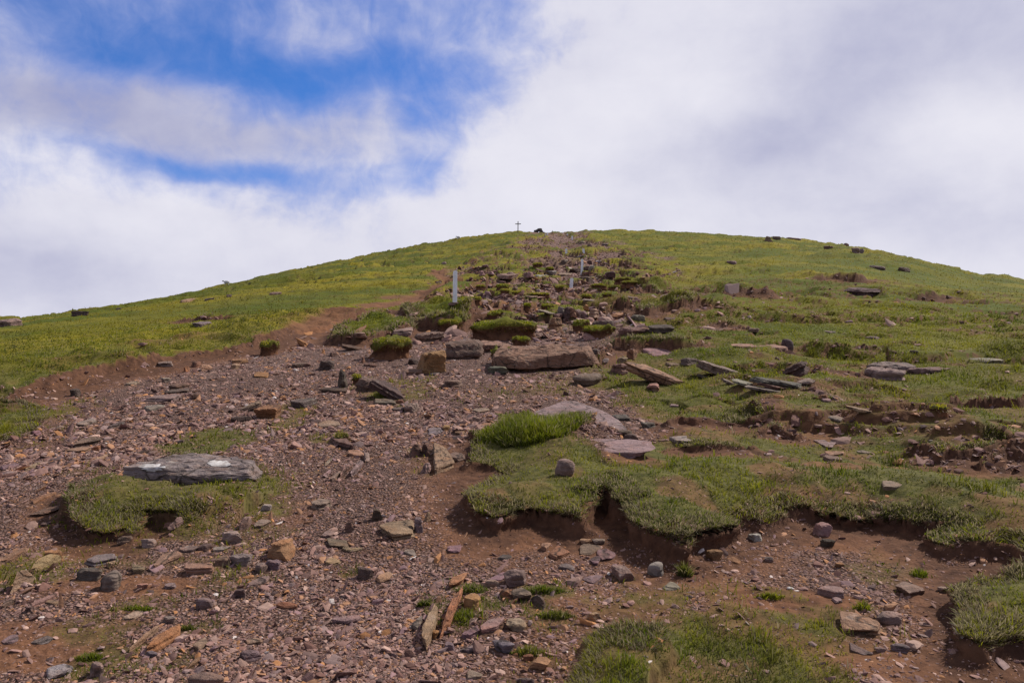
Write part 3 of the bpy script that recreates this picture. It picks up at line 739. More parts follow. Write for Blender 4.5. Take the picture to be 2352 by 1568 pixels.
    v = v + nrm * (amp * .42 * f1 + amp * .34 * f2 + amp * .5 * np.minimum(0, np.abs(f1 + .35 * f2) - .10) * (3. if kind in ('ridge', 'slab', 'crag') else 1.5))[:, None] + lat
    cx_, cy_ = xf, yf + (L * .5 if not diag else L * .5)
    if kind in ('fin',): cy_ = yf + sy_
    gz = float(hgrid(cx_, cy_))
    if kind != 'fin': gz = min(gz, zf + .5 * (gz - zf) + .02 * 0 + (gz - zf) * .5)
    e_ = .6
    N = Vector((-float(hbase(np.array(cx_ + e_), np.array(cy_)) - hbase(np.array(cx_ - e_), np.array(cy_))) / (2 * e_), -float(hbase(np.array(cx_), np.array(cy_ + e_)) - hbase(np.array(cx_), np.array(cy_ - e_))) / (2 * e_), 1)).normalized()
    nm = name or NAME[kind]
    up = N if kind in ('slab', 'flat', 'ridge') else (N * .5 + Vector((0, 0, 1)) * .5).normalized()
    v = v @ np.array(Matrix.Rotation(math.radians(roll), 3, 'Y') @ (Matrix.Rotation(math.radians(lean), 3, 'X') if lean else Matrix.Identity(3)) @ Matrix.Rotation(th, 3, 'Z')).T
    Rn = np.array(Vector((0, 0, 1)).rotation_difference(up).to_matrix())
    if roll: v[:, 2] += h * .5 - .45 * h * bury
    else: v[:, 2] += sz * (1 - 2 * bury)
    for it in range(3):
        wv = v @ Rn.T + np.array([cx_, cy_, gz + dz])
        vis = wv[:, 2] > hgrid(wv[:, 0], wv[:, 1]) + dz - .005
        if vis.sum() < 4: vis[:] = True
        u_, t_ = proj(wv[vis, 0], wv[vis, 1], wv[vis, 2])
        kx = np.clip(wpx / (u_.max() - u_.min()), .6, 1.7)
        hh_ = max(t_.max() - t_.min(), 1e-3); kz = np.clip(hpx / hh_, .6, 1.7)
        v[:, 0] *= kx
        if hf_ >= .5 or roll: v[:, 2] = v[:, 2] * kz
        elif kind == 'flat': v[:, 1] *= kz
        else: v[:, 1] *= kz ** .6; v[:, 2] *= kz ** .6
        wv = v @ Rn.T + np.array([cx_, cy_, gz + dz]); vis = wv[:, 2] > hgrid(wv[:, 0], wv[:, 1]) + dz - .005
        if vis.sum() < 4: vis[:] = True
        u_, t_ = proj(wv[vis, 0], wv[vis, 1], wv[vis, 2])
        cx_ += ((ax + bx) / 2 - (u_.max() + u_.min()) / 2) * mpp
        cy_ += float(np.clip((t_.max() - by) / max(ds, 4), -.35 * max(L, .3), .35 * max(L, .3))) * .8
        gz = float(hgrid(cx_, cy_))
        if kind != 'fin': gz = gz - max(0., .5 * (gz - zf)) * 0
    if kind in ('flat', 'slab', 'ridge') and not roll: v[:, 2] = np.where(v[:, 2] < 0, v[:, 2] * (9 if kind == 'flat' else 3), v[:, 2])
    pv = wv[vis][:, :2]; cv = np.cov(pv.T) + np.eye(2) * 1e-6; mu = pv.mean(0)
    FOOT.append((mu[0], mu[1], np.linalg.inv(cv), 2.6 * math.sqrt(np.linalg.eigvalsh(cv)[1])))
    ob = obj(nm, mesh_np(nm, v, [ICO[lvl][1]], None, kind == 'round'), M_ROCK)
    ob.matrix_world = Matrix.Translation((cx_, cy_, gz + dz)) @ Matrix(Rn.tolist()).to_4x4()
    ob.color = (*[x_ * q.uniform(.88, 1.1) for x_ in RC[col]], lich if lich is not None else (.45 if col in ('grey', 'lgrey', 'dgrey', 'green') else .15))
    tag(ob, label, CATN[kind], group); ob['kind'] = 'thing'
    if key: MARKS[key] = (cx_, cy_, gz, w, ob)
    return ob

# foreground left
slab0 = rock('A', 725, 190, 1565, 385, 'slab', 'lgrey', 'big lichen-grey slab with two white paint marks, on the left turf mound', hf=.55, lich=1., key='painted slab', name='painted_rock', yaw=-.03, strata=.22)
rock('A', 705, 675, 825, 735, 'block', 'brown', 'brown angular stone in the dark hollow below the painted slab', key='hollow stone')
rock('A', 840, 705, 935, 765, 'block', 'grey', 'knobbly grey stone just right of the hollow below the painted slab')
rock('A', 1000, 575, 1095, 655, 'fin', 'pink', 'pinkish flake wedged in the turf lip under the painted slab', diag=1, hf=.6)
rock('A', 1010, 518, 1080, 550, 'slab', 'tan', 'small tan flake sticking out of the turf edge under the painted slab')
rock('A', 1055, 745, 1190, 795, 'slab', 'grey', 'leftmost of three grey slates in a row below the turf mound')
rock('A', 1178, 732, 1278, 788, 'block', 'dgrey', 'middle darker stone of the row of three below the turf mound', lich=.3)
rock('A', 1268, 748, 1388, 792, 'slab', 'grey', 'right-hand slate of the row of three below the turf mound')
rock('A', 915, 778, 1085, 885, 'slab', 'tan', 'coarse orange-brown slab lying slantwise in red earth', diag=1, br=.5, hf=.35, key='coarse slab')
rock('A', 785, 852, 868, 922, 'block', 'brown', 'cube-shaped brown stone with a tuft beside it')
rock('A', 1098, 848, 1278, 925, 'slab', 'tan', 'crusty brown slab propped on a dark edge, right of the cube-shaped stone', hf=.55)
rock('A', 1278, 803, 1382, 875, 'block', 'brown', 'grey-brown stone touching the left side of the pale angular one')
rock('A', 1372, 792, 1508, 880, 'block', 'lgrey', 'pale angular grey stone with a dark shaded left face', key='pale angular stone', lich=.3)
rock('A', 1592, 702, 1764, 838, 'fin', 'orange', 'tall bright orange stone standing in the gravel', diag=1, br=.55, hf=.68, key='orange stone', lich=.1)
rock('A', 1522, 848, 1600, 912, 'block', 'grey', 'rounded grey stone at the foot of the bright orange stone')
rock('A', 1582, 828, 1674, 897, 'block', 'purple', 'purple-grey stone leaning against the bright orange stone')
rock('A', 1318, 657, 1448, 742, 'block', 'lgrey', 'pale grey wedge at the right foot of the turf mound', lich=.3)
rock('A', 1428, 572, 1502, 657, 'block', 'grey', 'upright grey chip on the right flank of the turf mound')
rock('A', 1515, 588, 1618, 645, 'slab', 'grey', 'low grey slate right of the turf mound with grass tips round it')
rock('A', 1553, 498, 1624, 543, 'block', 'pale', 'small pale stone on the thin grass right of the painted slab')
rock('A', 498, 792, 705, 873, 'slab', 'purple', 'wide purple layered slate left of the cube-shaped stone', strata=.2)
rock('A', 630, 835, 702, 880, 'block', 'tan', 'yellowish chip resting against the wide purple slate', diag=1, br=.5)
rock('A', 455, 876, 615, 965, 'block', 'dgrey', 'dark rough stone left of the round grey boulder', lich=.2)
rock('A', 595, 890, 728, 1026, 'round', 'grey', 'round grey boulder on the near left gravel', key='round boulder', lich=.4)
rock('A', 265, 772, 385, 845, 'block', 'orange', 'orange-capped stone at the top of the left grass patch', lich=.1)
rock('A', 240, 785, 335, 915, 'fin', 'tan', 'tan fin sunk in the left grass patch', diag=1, br=.3, hf=.3)
rock('A', 100, 892, 178, 1035, 'fin', 'tan', 'leaning grey-tan fin in the left grass patch', diag=1, br=.4, hf=.55)
rock('A', -30, 748, 140, 890, 'slab', 'tan', 'long orange-tan slab running off the left edge', diag=1, br=.3, hf=.25)
rock('A', 195, 1020, 350, 1120, 'slab', 'pink', 'long pinkish slab lying slantwise below the left grass patch', diag=1, br=.3, hf=.25)
rock('A', 268, 1072, 352, 1108, 'slab', 'tan', 'small tan slate against the long pinkish slab')
rock('A', 138, 1105, 194, 1155, 'block', 'purple', 'dark purple lump left of the pinkish slab')
rock('A', 10, 1060, 80, 1130, 'slab', 'brown', 'brown slate on end at the left edge', diag=1, br=.5)
rock('A', 815, 972, 884, 1014, 'block', 'tan', 'pale tan stone right of the round grey boulder')
rock('A', 977, 967, 1054, 1010, 'slab', 'grey', 'neat grey slate lying on bare red earth', lich=.1)
rock('A', 1170, 1052, 1275, 1125, 'round', 'purple', 'rounded purple-grey boulder on the red earth', lich=.1, key='purple boulder')
rock('A', 730, 1132, 860, 1195, 'slab', 'pink', 'pink slab with an orange end, in the middle of the red earth', diag=1, br=.5, hf=.25)
rock('A', 972, 1165, 1050, 1220, 'block', 'grey', 'grey stone just behind the big orange slab')
rock('A', 878, 1210, 1070, 1400, 'slab', 'orange', 'big orange slab tilted up at the lower left', diag=1, br=.52, hf=.35, lich=.1, key='big orange slab')
rock('A', 800, 1222, 912, 1395, 'slab', 'tan', 'narrow orange-brown slab beside the big orange slab', diag=1, br=.26, hf=.25, lich=.1)
rock('A', 868, 1372, 940, 1415, 'block', 'blue', 'blue-grey stone at the foot of the big orange slab', lich=0)
rock('A', 905, 1200, 945, 1232, 'block', 'tan', 'little tan pebble at the top of the narrow orange-brown slab')
rock('A', 1150, 1292, 1245, 1375, 'block', 'tan', 'blocky tan stone right of the big orange slab', diag=1, br=.6, hf=.4)
rock('A', 1425, 1365, 1570, 1455, 'block', 'purple', 'smooth purple-grey stone near the lower edge', lich=0, key='smooth purple stone')
rock('A', 1105, 1405, 1200, 1495, 'fin', 'rust', 'rusty flake pointing up-right near the lower edge', diag=1, br=.35, hf=.3)
rock('A', 275, 1450, 440, 1550, 'slab', 'pale', 'pale knobbly slab at the lower left corner', hf=.35, lich=.3)
rock('A', 535, 1436, 620, 1535, 'block', 'pink', 'squat pinkish stone standing in grass at the lower left', hf=.75)
rock('A', 1120, 1500, 1340, 1600, 'round', 'pink', 'large rounded pinkish boulder cut by the lower edge', lich=.3)
rock('A', 0, 1276, 114, 1340, 'slab', 'purple', 'bluish purple slate at the left edge on bare earth', hf=.2, lich=0)
rock('A', 186, 1281, 320, 1345, 'slab', 'purple', 'flat pinkish purple slate on bare earth, near the left edge', hf=.15, lich=0)
rock('A', 1392, 1002, 1468, 1060, 'block', 'dgrey', 'dark stone with a shaded left side, right of the purple boulder', lich=0)
rock('A', 1478, 927, 1610, 1000, 'slab', 'purple', 'purple slab lying slantwise below the bright orange stone', diag=1, br=.5, hf=.3)
rock('A', 1455, 1297, 1575, 1345, 'slab', 'tan', 'tan slate right of the blocky tan stone')
rock('A', 1645, 1082, 1775, 1130, 'slab', 'rust', 'rusty tan slate in the gravel at mid left')
rock('A', 436, 95, 625, 165, 'slab', 'brown', 'broad grey-brown slab on the gravel left of the painted slab', hf=.45, strata=.2, key='broad brown slab')
rock('A', 400, 155, 545, 198, 'slab', 'tan', 'thin orange-brown slate just below the broad grey-brown slab')
rock('A', 545, 148, 612, 190, 'block', 'orange', 'little orange block below the broad grey-brown slab')
rock('A', 578, 252, 715, 345, 'slab', 'orange', 'orange slab leaning on the left end of the painted slab mound', diag=1, br=.5, hf=.35)
rock('A', 535, 200, 620, 275, 'slab', 'tan', 'thin tan sliver above the orange slab on the left gravel', diag=1, br=.3, hf=.2)
rock('A', 205, 425, 330, 505, 'slab', 'rust', 'orange-brown slab lying slantwise on the far left gravel', diag=1, br=.45, hf=.2)
rock('A', 175, 505, 360, 570, 'slab', 'brown', 'long brown slate below the slanting orange-brown slab', diag=1, br=.3, hf=.2)
rock('A', 0, 255, 135, 300, 'slab', 'purple', 'purple slate at the left edge level with the painted slab', hf=.3)
rock('A', 160, 250, 235, 305, 'slab', 'tan', 'tan chip right of the purple slate at the left edge', diag=1, br=.5)
rock('A', 798, 176, 900, 212, 'block', 'dbrown', 'dark brown stone behind the left end of the painted slab')
rock('A', 1855, 466, 1980, 540, 'slab', 'grey', 'grey-brown slab with a raised tip on the mid gravel', hf=.5)
rock('A', 1888, -2, 2030, 42, 'slab', 'tan', 'smooth tan slate lying flat on the open gravel', hf=.2, lich=0)
rock('A', 1915, 637, 2015, 704, 'slab', 'pink', 'pinkish slab pointing up-right beside the mid gravel', diag=1, br=.4, hf=.3)
rock('A', 1948, 702, 2082, 768, 'slab', 'brown', 'dull brown slab right of the bright orange stone', hf=.35)
rock('A', 1942, 818, 2038, 874, 'slab', 'tan', 'straw-coloured slab in the gravel right of the bright orange stone', hf=.35)
rock('A', 1975, 1162, 2155, 1220, 'slab', 'grey', 'long grey slate with a pointed left end', hf=.45)
# ribs of pale rock standing out of the gravel
for k, (bx_, lb) in enumerate([((315, 1390, 372, 1452), 'leftmost of the pale rock ribs in the gravel'), ((338, 1302, 378, 1372), 'short upper left rib of the pale ribs in the gravel'), ((372, 1398, 452, 1480), 'lowest, longest rib of the pale ribs in the gravel'),
                               ((452, 1318, 522, 1440), 'thin middle rib of the pale ribs in the gravel'), ((524, 1318, 608, 1442), 'broad right rib of the pale ribs in the gravel')]):
    rock('2', *bx_, 'slab', 'pink', lb, diag=1, br=.3, hf=.35, group='pale rock ribs in the gravel', name='rock_rib', strata=.15)
rock('2', 365, 1135, 545, 1248, 'slab', 'brown', 'long brown ridge stone sloping down right above the pale ribs', diag=-1, br=.26, hf=.4)
rock('2', 488, 1242, 625, 1305, 'slab', 'tan', 'tan slab at the upper end of the pale ribs', diag=-1, br=.4, hf=.3)
rock('2', 610, 1265, 660, 1335, 'fin', 'grey', 'thin grey fin right of the tan slab above the ribs', diag=-1, br=.3, hf=.4)
# centre gravel by the turf ledge
rock('B', 462, 138, 535, 222, 'fin', 'brown', 'left of two dark fins standing in the gravel by the turf ledge', hf=.85)
rock('B', 525, 140, 592, 216, 'fin', 'dbrown', 'right of two dark fins standing in the gravel by the turf ledge', hf=.85)
rock('B', 600, 128, 730, 325, 'slab', 'tan', 'long tan ridge stone sloping down right to the turf ledge', diag=-1, br=.3, hf=.3, strata=.15)
rock('B', 685, 188, 795, 250, 'slab', 'brown', 'brown slab touching the long tan ridge stone', hf=.45)
rock('B', 532, 252, 594, 318, 'fin', 'pink', 'small pink wedge below the two dark fins', hf=.6)
rock('B', 280, 590, 505, 715, 'slab', 'tan', 'tan plate with a dark notched rim in the middle of the gravel', hf=.35, yaw=.3, key='tan plate')
rock('B', 232, 526, 304, 605, 'fin', 'dbrown', 'dark fin behind the left end of the tan plate')
rock('B', 490, 575, 545, 670, 'fin', 'grey', 'narrow grey fin at the right end of the tan plate')
rock('B', 548, 548, 594, 608, 'fin', 'tan', 'small tan spike up-right of the tan plate')
rock('B', 75, 605, 130, 672, 'fin', 'brown', 'small brown spike left of the tan plate')
rock('B', 686, 738, 774, 798, 'slab', 'purple', 'dark purple slate in the shade of the turf ledge')
rock('B', 152, 867, 248, 955, 'block', 'dgrey', 'dark upright stone with a grass tuft on its left', hf=.8, key='dark upright stone', lich=.2)
rock('B', 262, 902, 360, 974, 'slab', 'tan', 'smooth tan stone right of the dark upright stone', hf=.3, lich=0)
rock('B', 60, 755, 190, 790, 'slab', 'tan', 'sandy slate lying level at mid gravel')
rock('B', 430, 768, 500, 815, 'slab', 'grey', 'squarish grey slate below the tan plate', hf=.3)
rock('B', 695, 905, 808, 1000, 'slab', 'orange', 'orange upper end of the long orange ridge, bent to the right', diag=1, br=.32, hf=.35, lich=.1)
rock('B', 658, 985, 770, 1300, 'slab', 'orange', 'long orange ridge stone running down the near gravel', diag=1, br=.27, hf=.32, lich=.3, key='orange ridge', strata=.12)
rock('B', 535, 1095, 632, 1370, 'slab', 'tan', 'second, shorter ridge stone left of the long orange ridge', diag=1, br=.27, hf=.32, lich=.3, strata=.12)
rock('B', 470, 1165, 540, 1260, 'slab', 'grey', 'thin grey blade left of the shorter ridge stone', diag=1, br=.2, hf=.3)
rock('B', 786, 1028, 890, 1138, 'block', 'orange', 'pale orange lump right of the long orange ridge', hf=.5, lich=.5)
rock('B', 592, 1248, 642, 1308, 'block', 'orange', 'small orange pebble between the two ridge stones', lich=0)
rock('B', 668, 1318, 732, 1384, 'block', 'blue', 'blue-grey pebble below the long orange ridge', lich=0)
rock('B', 902, 947, 1004, 999, 'block', 'pink', 'pink rounded stone right of the orange ridge top')
rock('B', 1022, 887, 1160, 995, 'block', 'purple', 'dark purple block with a flat top in the near gravel', key='purple block', lich=0)
rock('B', 925, 903, 1048, 962, 'slab', 'purple', 'thin purple slate left of the dark purple block', diag=1, br=.45, hf=.2)
rock('B', 1068, 992, 1190, 1074, 'block', 'brown', 'brown faceted stone below the dark purple block', hf=.45)
rock('B', 998, 1000, 1062, 1060, 'block', 'rust', 'small rusty stone below the dark purple block')
rock('B', 602, 948, 704, 1004, 'slab', 'purple', 'purple slate touching the orange ridge on the left', diag=1, br=.5, hf=.2)
rock('B', 1188, 1038, 1280, 1142, 'fin', 'dbrown', 'dark brown fin leaning left among grass tufts', diag=-1, br=.4, hf=.5)
rock('B', 882, 1178, 1030, 1280, 'slab', 'pink', 'curved pinkish bar lying slantwise in the near gravel', diag=1, br=.34, hf=.4, lich=.3)
rock('B', 768, 1218, 880, 1304, 'slab', 'purple', 'purple bar left of the curved pinkish one', diag=1, br=.36, hf=.3)
rock('B', 1038, 1178, 1160, 1260, 'block', 'tan', 'tan egg-shaped stone right of the curved pinkish bar', diag=1, br=.6, hf=.45)
rock('B', 758, 1328, 890, 1390, 'slab', 'purple', 'slender purple slate near the lower edge', diag=1, br=.3, hf=.3)
rock('B', 957, 1307, 1090, 1394, 'block', 'blue', 'blue-grey faceted stone left of a grass tuft', lich=0)
rock('B', 1180, 1407, 1305, 1490, 'block', 'orange', 'orange stone at the edge of the near turf patch', hf=.4)
rock('B', 1138, 1392, 1204, 1444, 'block', 'rust', 'small orange-brown stone above the orange one by the near turf')
rock('B', 800, 1490, 900, 1545, 'slab', 'pink', 'flat pink slab close to the lower edge', hf=.25)
rock('B', 1095, 1535, 1210, 1600, 'round', 'grey', 'smooth grey boulder cut by the lower edge', lich=0)
rock('B', 1512, 1142, 1610, 1208, 'block', 'tan', 'tan block on thin grass below the main ledge')
rock('B', 1655, 1162, 1805, 1226, 'flat', 'pink', 'flush pinkish slab in thin grass below the main ledge', hf=.2)
rock('B', 1295, 748, 1424, 838, 'slab', 'rust', 'orange slab tilted against the foot of the main ledge', diag=1, br=.5, hf=.3, key='ledge slab')
rock('B', 1478, 732, 1606, 808, 'slab', 'brown', 'brown half of a cracked slab below the main ledge', hf=.2, yaw=-.3)
rock('B', 1580, 762, 1694, 836, 'slab', 'purple', 'purple half of a cracked slab below the main ledge', hf=.2, yaw=-.3)
rock('B', 1530, 808, 1606, 866, 'slab', 'purple', 'small purple slate in front of the cracked slab', hf=.25)
rock('B', 1480, 705, 1545, 742, 'block', 'tan', 'left tan stone behind the cracked slab')
rock('B', 1548, 705, 1630, 742, 'block', 'pink', 'right pinkish stone behind the cracked slab')
rock('B', 1345, 853, 1450, 905, 'slab', 'green', 'greenish grey slate in the near gravel below the ledge')
rock('B', 1665, 862, 1805, 965, 'block', 'grey', 'dull grey block in front of the cracked slab', hf=.5, lich=.5, key='grey block')
rock('B', 1880, 842, 1980, 936, 'round', 'lgrey', 'egg-shaped light grey stone right of the dull grey block', lich=.3)
rock('B', 1495, 922, 1618, 976, 'slab', 'purple', 'purple slate left of the dull grey block', diag=1, br=.5, hf=.2)
rock('B', 988, 798, 1074, 838, 'slab', 'dgrey', 'dark slate in the shaded hollow of the ledge')
rock('B', 1248, 728, 1308, 784, 'block', 'tan', 'small tan block left of the orange slab under the ledge')
rock('B', 1970, 960, 2090, 1025, 'flat', 'grey', 'grey stone sunk in grass right of the egg-shaped one', hf=.35)
rock('B', 1330, 228, 1450, 338, 'round', 'pink', 'lone pinkish grey boulder sitting on the bright turf ledge', hf=.8, lich=.35, key='turf boulder', bury=.08)
rock('3', 95, 862, 840, 1135, 'flat', 'bedrock', 'large pale bedrock slab dipping toward the tall grass', hf=.22, lich=.6, strata=.1, key='pale bedrock', roll=0)
rock('3', 500, 1160, 1010, 1300, 'flat', 'bedrock', 'smooth pinkish bedrock below the large pale slab', hf=.10, lich=.2)
rock('3', 716, 1098, 834, 1155, 'block', 'dbrown', 'upper of two dark stones on the lower end of the pale bedrock', lich=.2)
rock('3', 762, 1128, 880, 1188, 'block', 'dgrey', 'lower of two dark stones below the pale bedrock', lich=.2)
rock('3', 670, 985, 815, 1034, 'slab', 'dgrey', 'dark slate on the upper right edge of the pale bedrock', lich=.3)
rock('3', 885, 1042, 995, 1090, 'block', 'green', 'dull green-grey stone right of the pale bedrock')
rock('B', 572, 42, 655, 90, 'slab', 'blue', 'bluish slate with pointed ends on the open gravel', hf=.3)
rock('B', 662, 27, 704, 64, 'block', 'orange', 'small bright orange stone on the open gravel')
rock('B', 726, 62, 796, 94, 'slab', 'rust', 'small rusty slate near the tall grass')
# right foreground
rock('C', 885, 605, 1005, 696, 'block', 'pink', 'pinkish stone at the back of the right earth hollow', hf=.6, key='hollow pink stone')
rock('C', 930, 705, 1026, 760, 'block', 'dbrown', 'dark brown stone in front of the pinkish one in the hollow')
rock('C', 492, 672, 584, 724, 'block', 'pale', 'pale chip at the left end of the right earth hollow')
rock('C', 230, 722, 330, 795, 'block', 'rust', 'reddish stone under the overhang at the ledge end')
rock('C', 270, 785, 325, 830, 'block', 'pink', 'small pinkish stone below the reddish one')
rock('C', 376, 812, 460, 864, 'slab', 'rust', 'orange slate on the gravel of the right hollow', diag=-1, br=.5, hf=.25)
rock('C', 910, 986, 1075, 1066, 'block', 'grey', 'grey-brown stone half sunk beside the bare red patch', hf=.4)
rock('C', 1376, 960, 1556, 1046, 'block', 'grey', 'bluish grey stone in the thin grass at right', hf=.45, key='right grey stone')
rock('C', 1046, 1136, 1316, 1288, 'slab', 'tan', 'large grey-brown slab lying askew at the lower right', diag=-1, br=.55, hf=.4, key='large askew slab', lich=.4)
rock('C', 1262, 1134, 1420, 1226, 'slab', 'grey', 'notched grey slab right behind the large askew slab', hf=.5)
rock('C', 1106, 1328, 1246, 1406, 'slab', 'purple', 'purple-grey slab below the large askew slab', diag=-1, br=.5, hf=.3)
rock('C', 1350, 1328, 1470, 1390, 'block', 'blue', 'grey stone near the lower right corner', lich=.3)
rock('C', 1255, 1350, 1325, 1390, 'block', 'purple', 'small purple stone left of the lower right grey one')
rock('C', 1000, 1054, 1066, 1098, 'slab', 'pink', 'small pink slate below the half-sunk grey-brown stone')
rock('C', 890, 116, 1030, 164, 'flat', 'pink', 'flat pinkish slab in the grass above the earth hollow', hf=.2)
rock('C', 955, 182, 1075, 215, 'slab', 'tan', 'upper of two thin slabs stacked in the right grass', hf=.4)
rock('C', 960, 204, 1080, 252, 'slab', 'brown', 'lower of two thin slabs stacked in the right grass', hf=.5)
rock('C', 1300, 356, 1430, 410, 'flat', 'grey', 'grey slab half grown over in the right grass', hf=.4)
rock('C', 1150, 178, 1260, 202, 'flat', 'grey', 'thin grey slab showing through grass right of the two stacked slabs', hf=.25)
rock('C', 735, 990, 778, 1014, 'block', 'white', 'tiny white quartz stone on the bare red patch', lich=0)
rock('C', 598, 812, 654, 848, 'block', 'pink', 'small pale pink stone in the right hollow gravel')
rock('C', 30, 88, 170, 124, 'flat', 'lgrey', 'flat light grey slab flush in turf below the long right scarp', hf=.2)
rock('C', 1020, 845, 1080, 880, 'block', 'orange', 'small orange stone in the middle of the right hollow')
rock('C', 1630, 990, 1700, 1030, 'block', 'pink', 'pinkish stone by the right-hand grass hole')
# left gravel, upper
rock('1', 1166, 738, 1284, 782, 'slab', 'pink', 'pinkish slab at the foot of the left earth bank', hf=.5)
rock('1', 1698, 723, 1824, 766, 'slab', 'orange', 'bright orange slab below the turf knob of the bank', hf=.5, lich=0)
rock('1', 1696, 758, 1764, 802, 'block', 'tan', 'tan stone below the bright orange slab by the bank')
rock('1', 1402, 742, 1478, 792, 'block', 'rust', 'rusty stone at the foot of the left bank')
rock('1', 1350, 780, 1392, 825, 'block', 'orange', 'small orange stone left of the rusty one by the bank')
rock('1', 1475, 765, 1560, 815, 'block', 'tan', 'sandy stone right of the rusty one by the bank')
rock('1', 1235, 902, 1408, 958, 'slab', 'brown', 'thick brown slab lying on another slab on the left gravel', hf=.6, key='thick brown slab')
rock('1', 1190, 940, 1390, 984, 'slab', 'dgrey', 'thin dark slab under the thick brown slab', hf=.4)
rock('1', 1065, 982, 1335, 1045, 'slab', 'grey', 'wide grey slab pile below the thick brown slab', hf=.45, strata=.25)
rock('1', 1405, 972, 1470, 1028, 'block', 'brown', 'pointed brown stone right of the wide grey slab')
rock('1', 1865, 822, 1976, 868, 'slab', 'orange', 'orange-pink slab in the gravel right of the bank', hf=.3, lich=0)
rock('1', 2142, 752, 2286, 790, 'slab', 'brown', 'long brown slab below the turf shelf', hf=.6)
rock('1', 916, 888, 1026, 924, 'slab', 'pink', 'low pink slab left of the thick brown slab')
rock('1', 515, 942, 604, 1004, 'block', 'dbrown', 'dark stone by the left bank foot', lich=.3)
rock('1', 1182, 862, 1256, 898, 'block', 'pink', 'small pink stone above the thick brown slab')
rock('1', 1764, 1028, 1926, 1112, 'slab', 'tan', 'tilted tan slab at the top of the slab heap', hf=.55, roll=-14)
rock('1', 1862, 1062, 2072, 1166, 'slab', 'rust', 'orange-brown slab in the middle of the slab heap', hf=.55, key='slab heap')
rock('1', 1695, 1142, 1866, 1192, 'slab', 'dbrown', 'dark slab at the foot of the slab heap', hf=.6)
rock('1', 1672, 1088, 1750, 1120, 'slab', 'dgrey', 'small dark slate left of the slab heap', hf=.5)
rock('1', 2135, 1012, 2335, 1086, 'slab', 'grey', 'dark-edged grey slab right of the slab heap', hf=.6)
rock('1', 566, 1158, 706, 1222, 'slab', 'pink', 'pink-brown slab on the far left gravel', hf=.45)
rock('1', 798, 1182, 912, 1240, 'slab', 'dgrey', 'dark slate pointing up-right on the left gravel', diag=1, br=.3, hf=.4)
rock('1', 1045, 1058, 1206, 1114, 'slab', 'grey', 'grey slab with a layered face on the left gravel', hf=.45, strata=.2)
rock('1', 395, 1215, 470, 1240, 'slab', 'pink', 'thin pink slate by the left turf patch', hf=.3)
rock('1', 305, 1080, 365, 1105, 'slab', 'pink', 'little pink slate just off the left turf patch', hf=.4)
rock('1', 220, 1240, 300, 1280, 'block', 'purple', 'purple stone below the left turf patch')
rock('1', 120, 1255, 215, 1300, 'slab', 'grey', 'grey slate near the left edge below the turf patch', hf=.3)
# skyline and left hillside
rock('1', -40, 426, 182, 492, 'ridge', 'grey', 'long grey outcrop on the skyline at the left edge', hf=.7, name='rock_outcrop')
rock('1', 510, 362, 648, 412, 'crag', 'dgrey', 'pointed dark rock on the left skyline', hf=.9)
rock('1', 830, 326, 990, 358, 'ridge', 'dbrown', 'low flat dark rock on the left skyline', hf=.7)
rock('1', 1428, 450, 1575, 484, 'ridge', 'blue', 'blue-grey rock in the left grass field', hf=.5, lich=.5)
rock('1', 1503, 274, 1580, 300, 'ridge', 'dgrey', 'dark rock high in the left grass field', hf=.6)
rock('1', 1988, 228, 2084, 254, 'ridge', 'grey', 'rough grey rock in the upper left field', hf=.5)
rock('1', 1298, 280, 1460, 316, 'flat', 'tan', 'flat pale rock just under the left skyline', hf=.4)
rock('1', 1668, 250, 1708, 272, 'block', 'dgrey', 'small dark rock under the left skyline')
# middle distance
rock('2', 1006, 512, 1222, 688, 'block', 'orange', 'big orange boulder standing on the gravel below the hummocks', hf=.82, key='orange boulder', lich=.05, name='boulder')
rock('2', 892, 652, 1048, 700, 'slab', 'brown', 'long slab at the left foot of the big orange boulder', hf=.65)
rock('2', 938, 578, 1018, 620, 'block', 'dbrown', 'dark stone half hidden left of the big orange boulder')
rock('2', 1096, 678, 1176, 704, 'slab', 'purple', 'small dark slate in front of the big orange boulder', hf=.5)
rock('2', 1200, 432, 1500, 578, 'ridge', 'brown', 'left half of the low dark ledge behind the big orange boulder', hf=.65, lich=.3)
rock('2', 1440, 440, 1700, 530, 'ridge', 'red', 'right half of the low ledge, sunlit on top', hf=.6, lich=.4)
rock('2', 1560, 462, 2350, 672, 'ridge', 'red', 'huge reddish rock slab with a dark front face and bright top', hf=.6, lich=.4, key='huge slab', strata=.16, yaw=-.12, name='big_rock')
rock('2', 1525, 632, 1685, 690, 'block', 'green', 'mossy low stone in front of the huge reddish slab')
rock('2', 425, 652, 500, 796, 'fin', 'dbrown', 'pointed dark fin standing upright on the gravel', hf=.92, key='dark fin')
rock('2', 296, 785, 496, 836, 'slab', 'dbrown', 'thick slab lying at the foot of the pointed dark fin', hf=.7)
rock('2', 550, 712, 760, 830, 'ridge', 'brown', 'rounded rock at the upper end of the overhanging slab', hf=.55)
rock('2', 640, 730, 915, 880, 'slab', 'dbrown', 'overhanging dark slab sloping down right over grass', hf=.7, roll=24, key='overhanging slab', lich=.4)
rock('2', 695, 868, 856, 920, 'slab', 'green', 'grey-green slab below the overhanging dark slab', hf=.5)
rock('2', 845, 878, 910, 906, 'block', 'rust', 'small rusty stone by the tip of the overhanging slab')
rock('2', 1192, 728, 1344, 790, 'slab', 'brown', 'brown slab with a pointed right end on the gravel', hf=.6)
rock('2', 910, 900, 1030, 975, 'block', 'pink', 'pale lumpy stone below the overhanging slab', hf=.6)
rock('2', 812, 930, 925, 966, 'slab', 'dgrey', 'dark slate left of the pale lumpy stone', hf=.5)
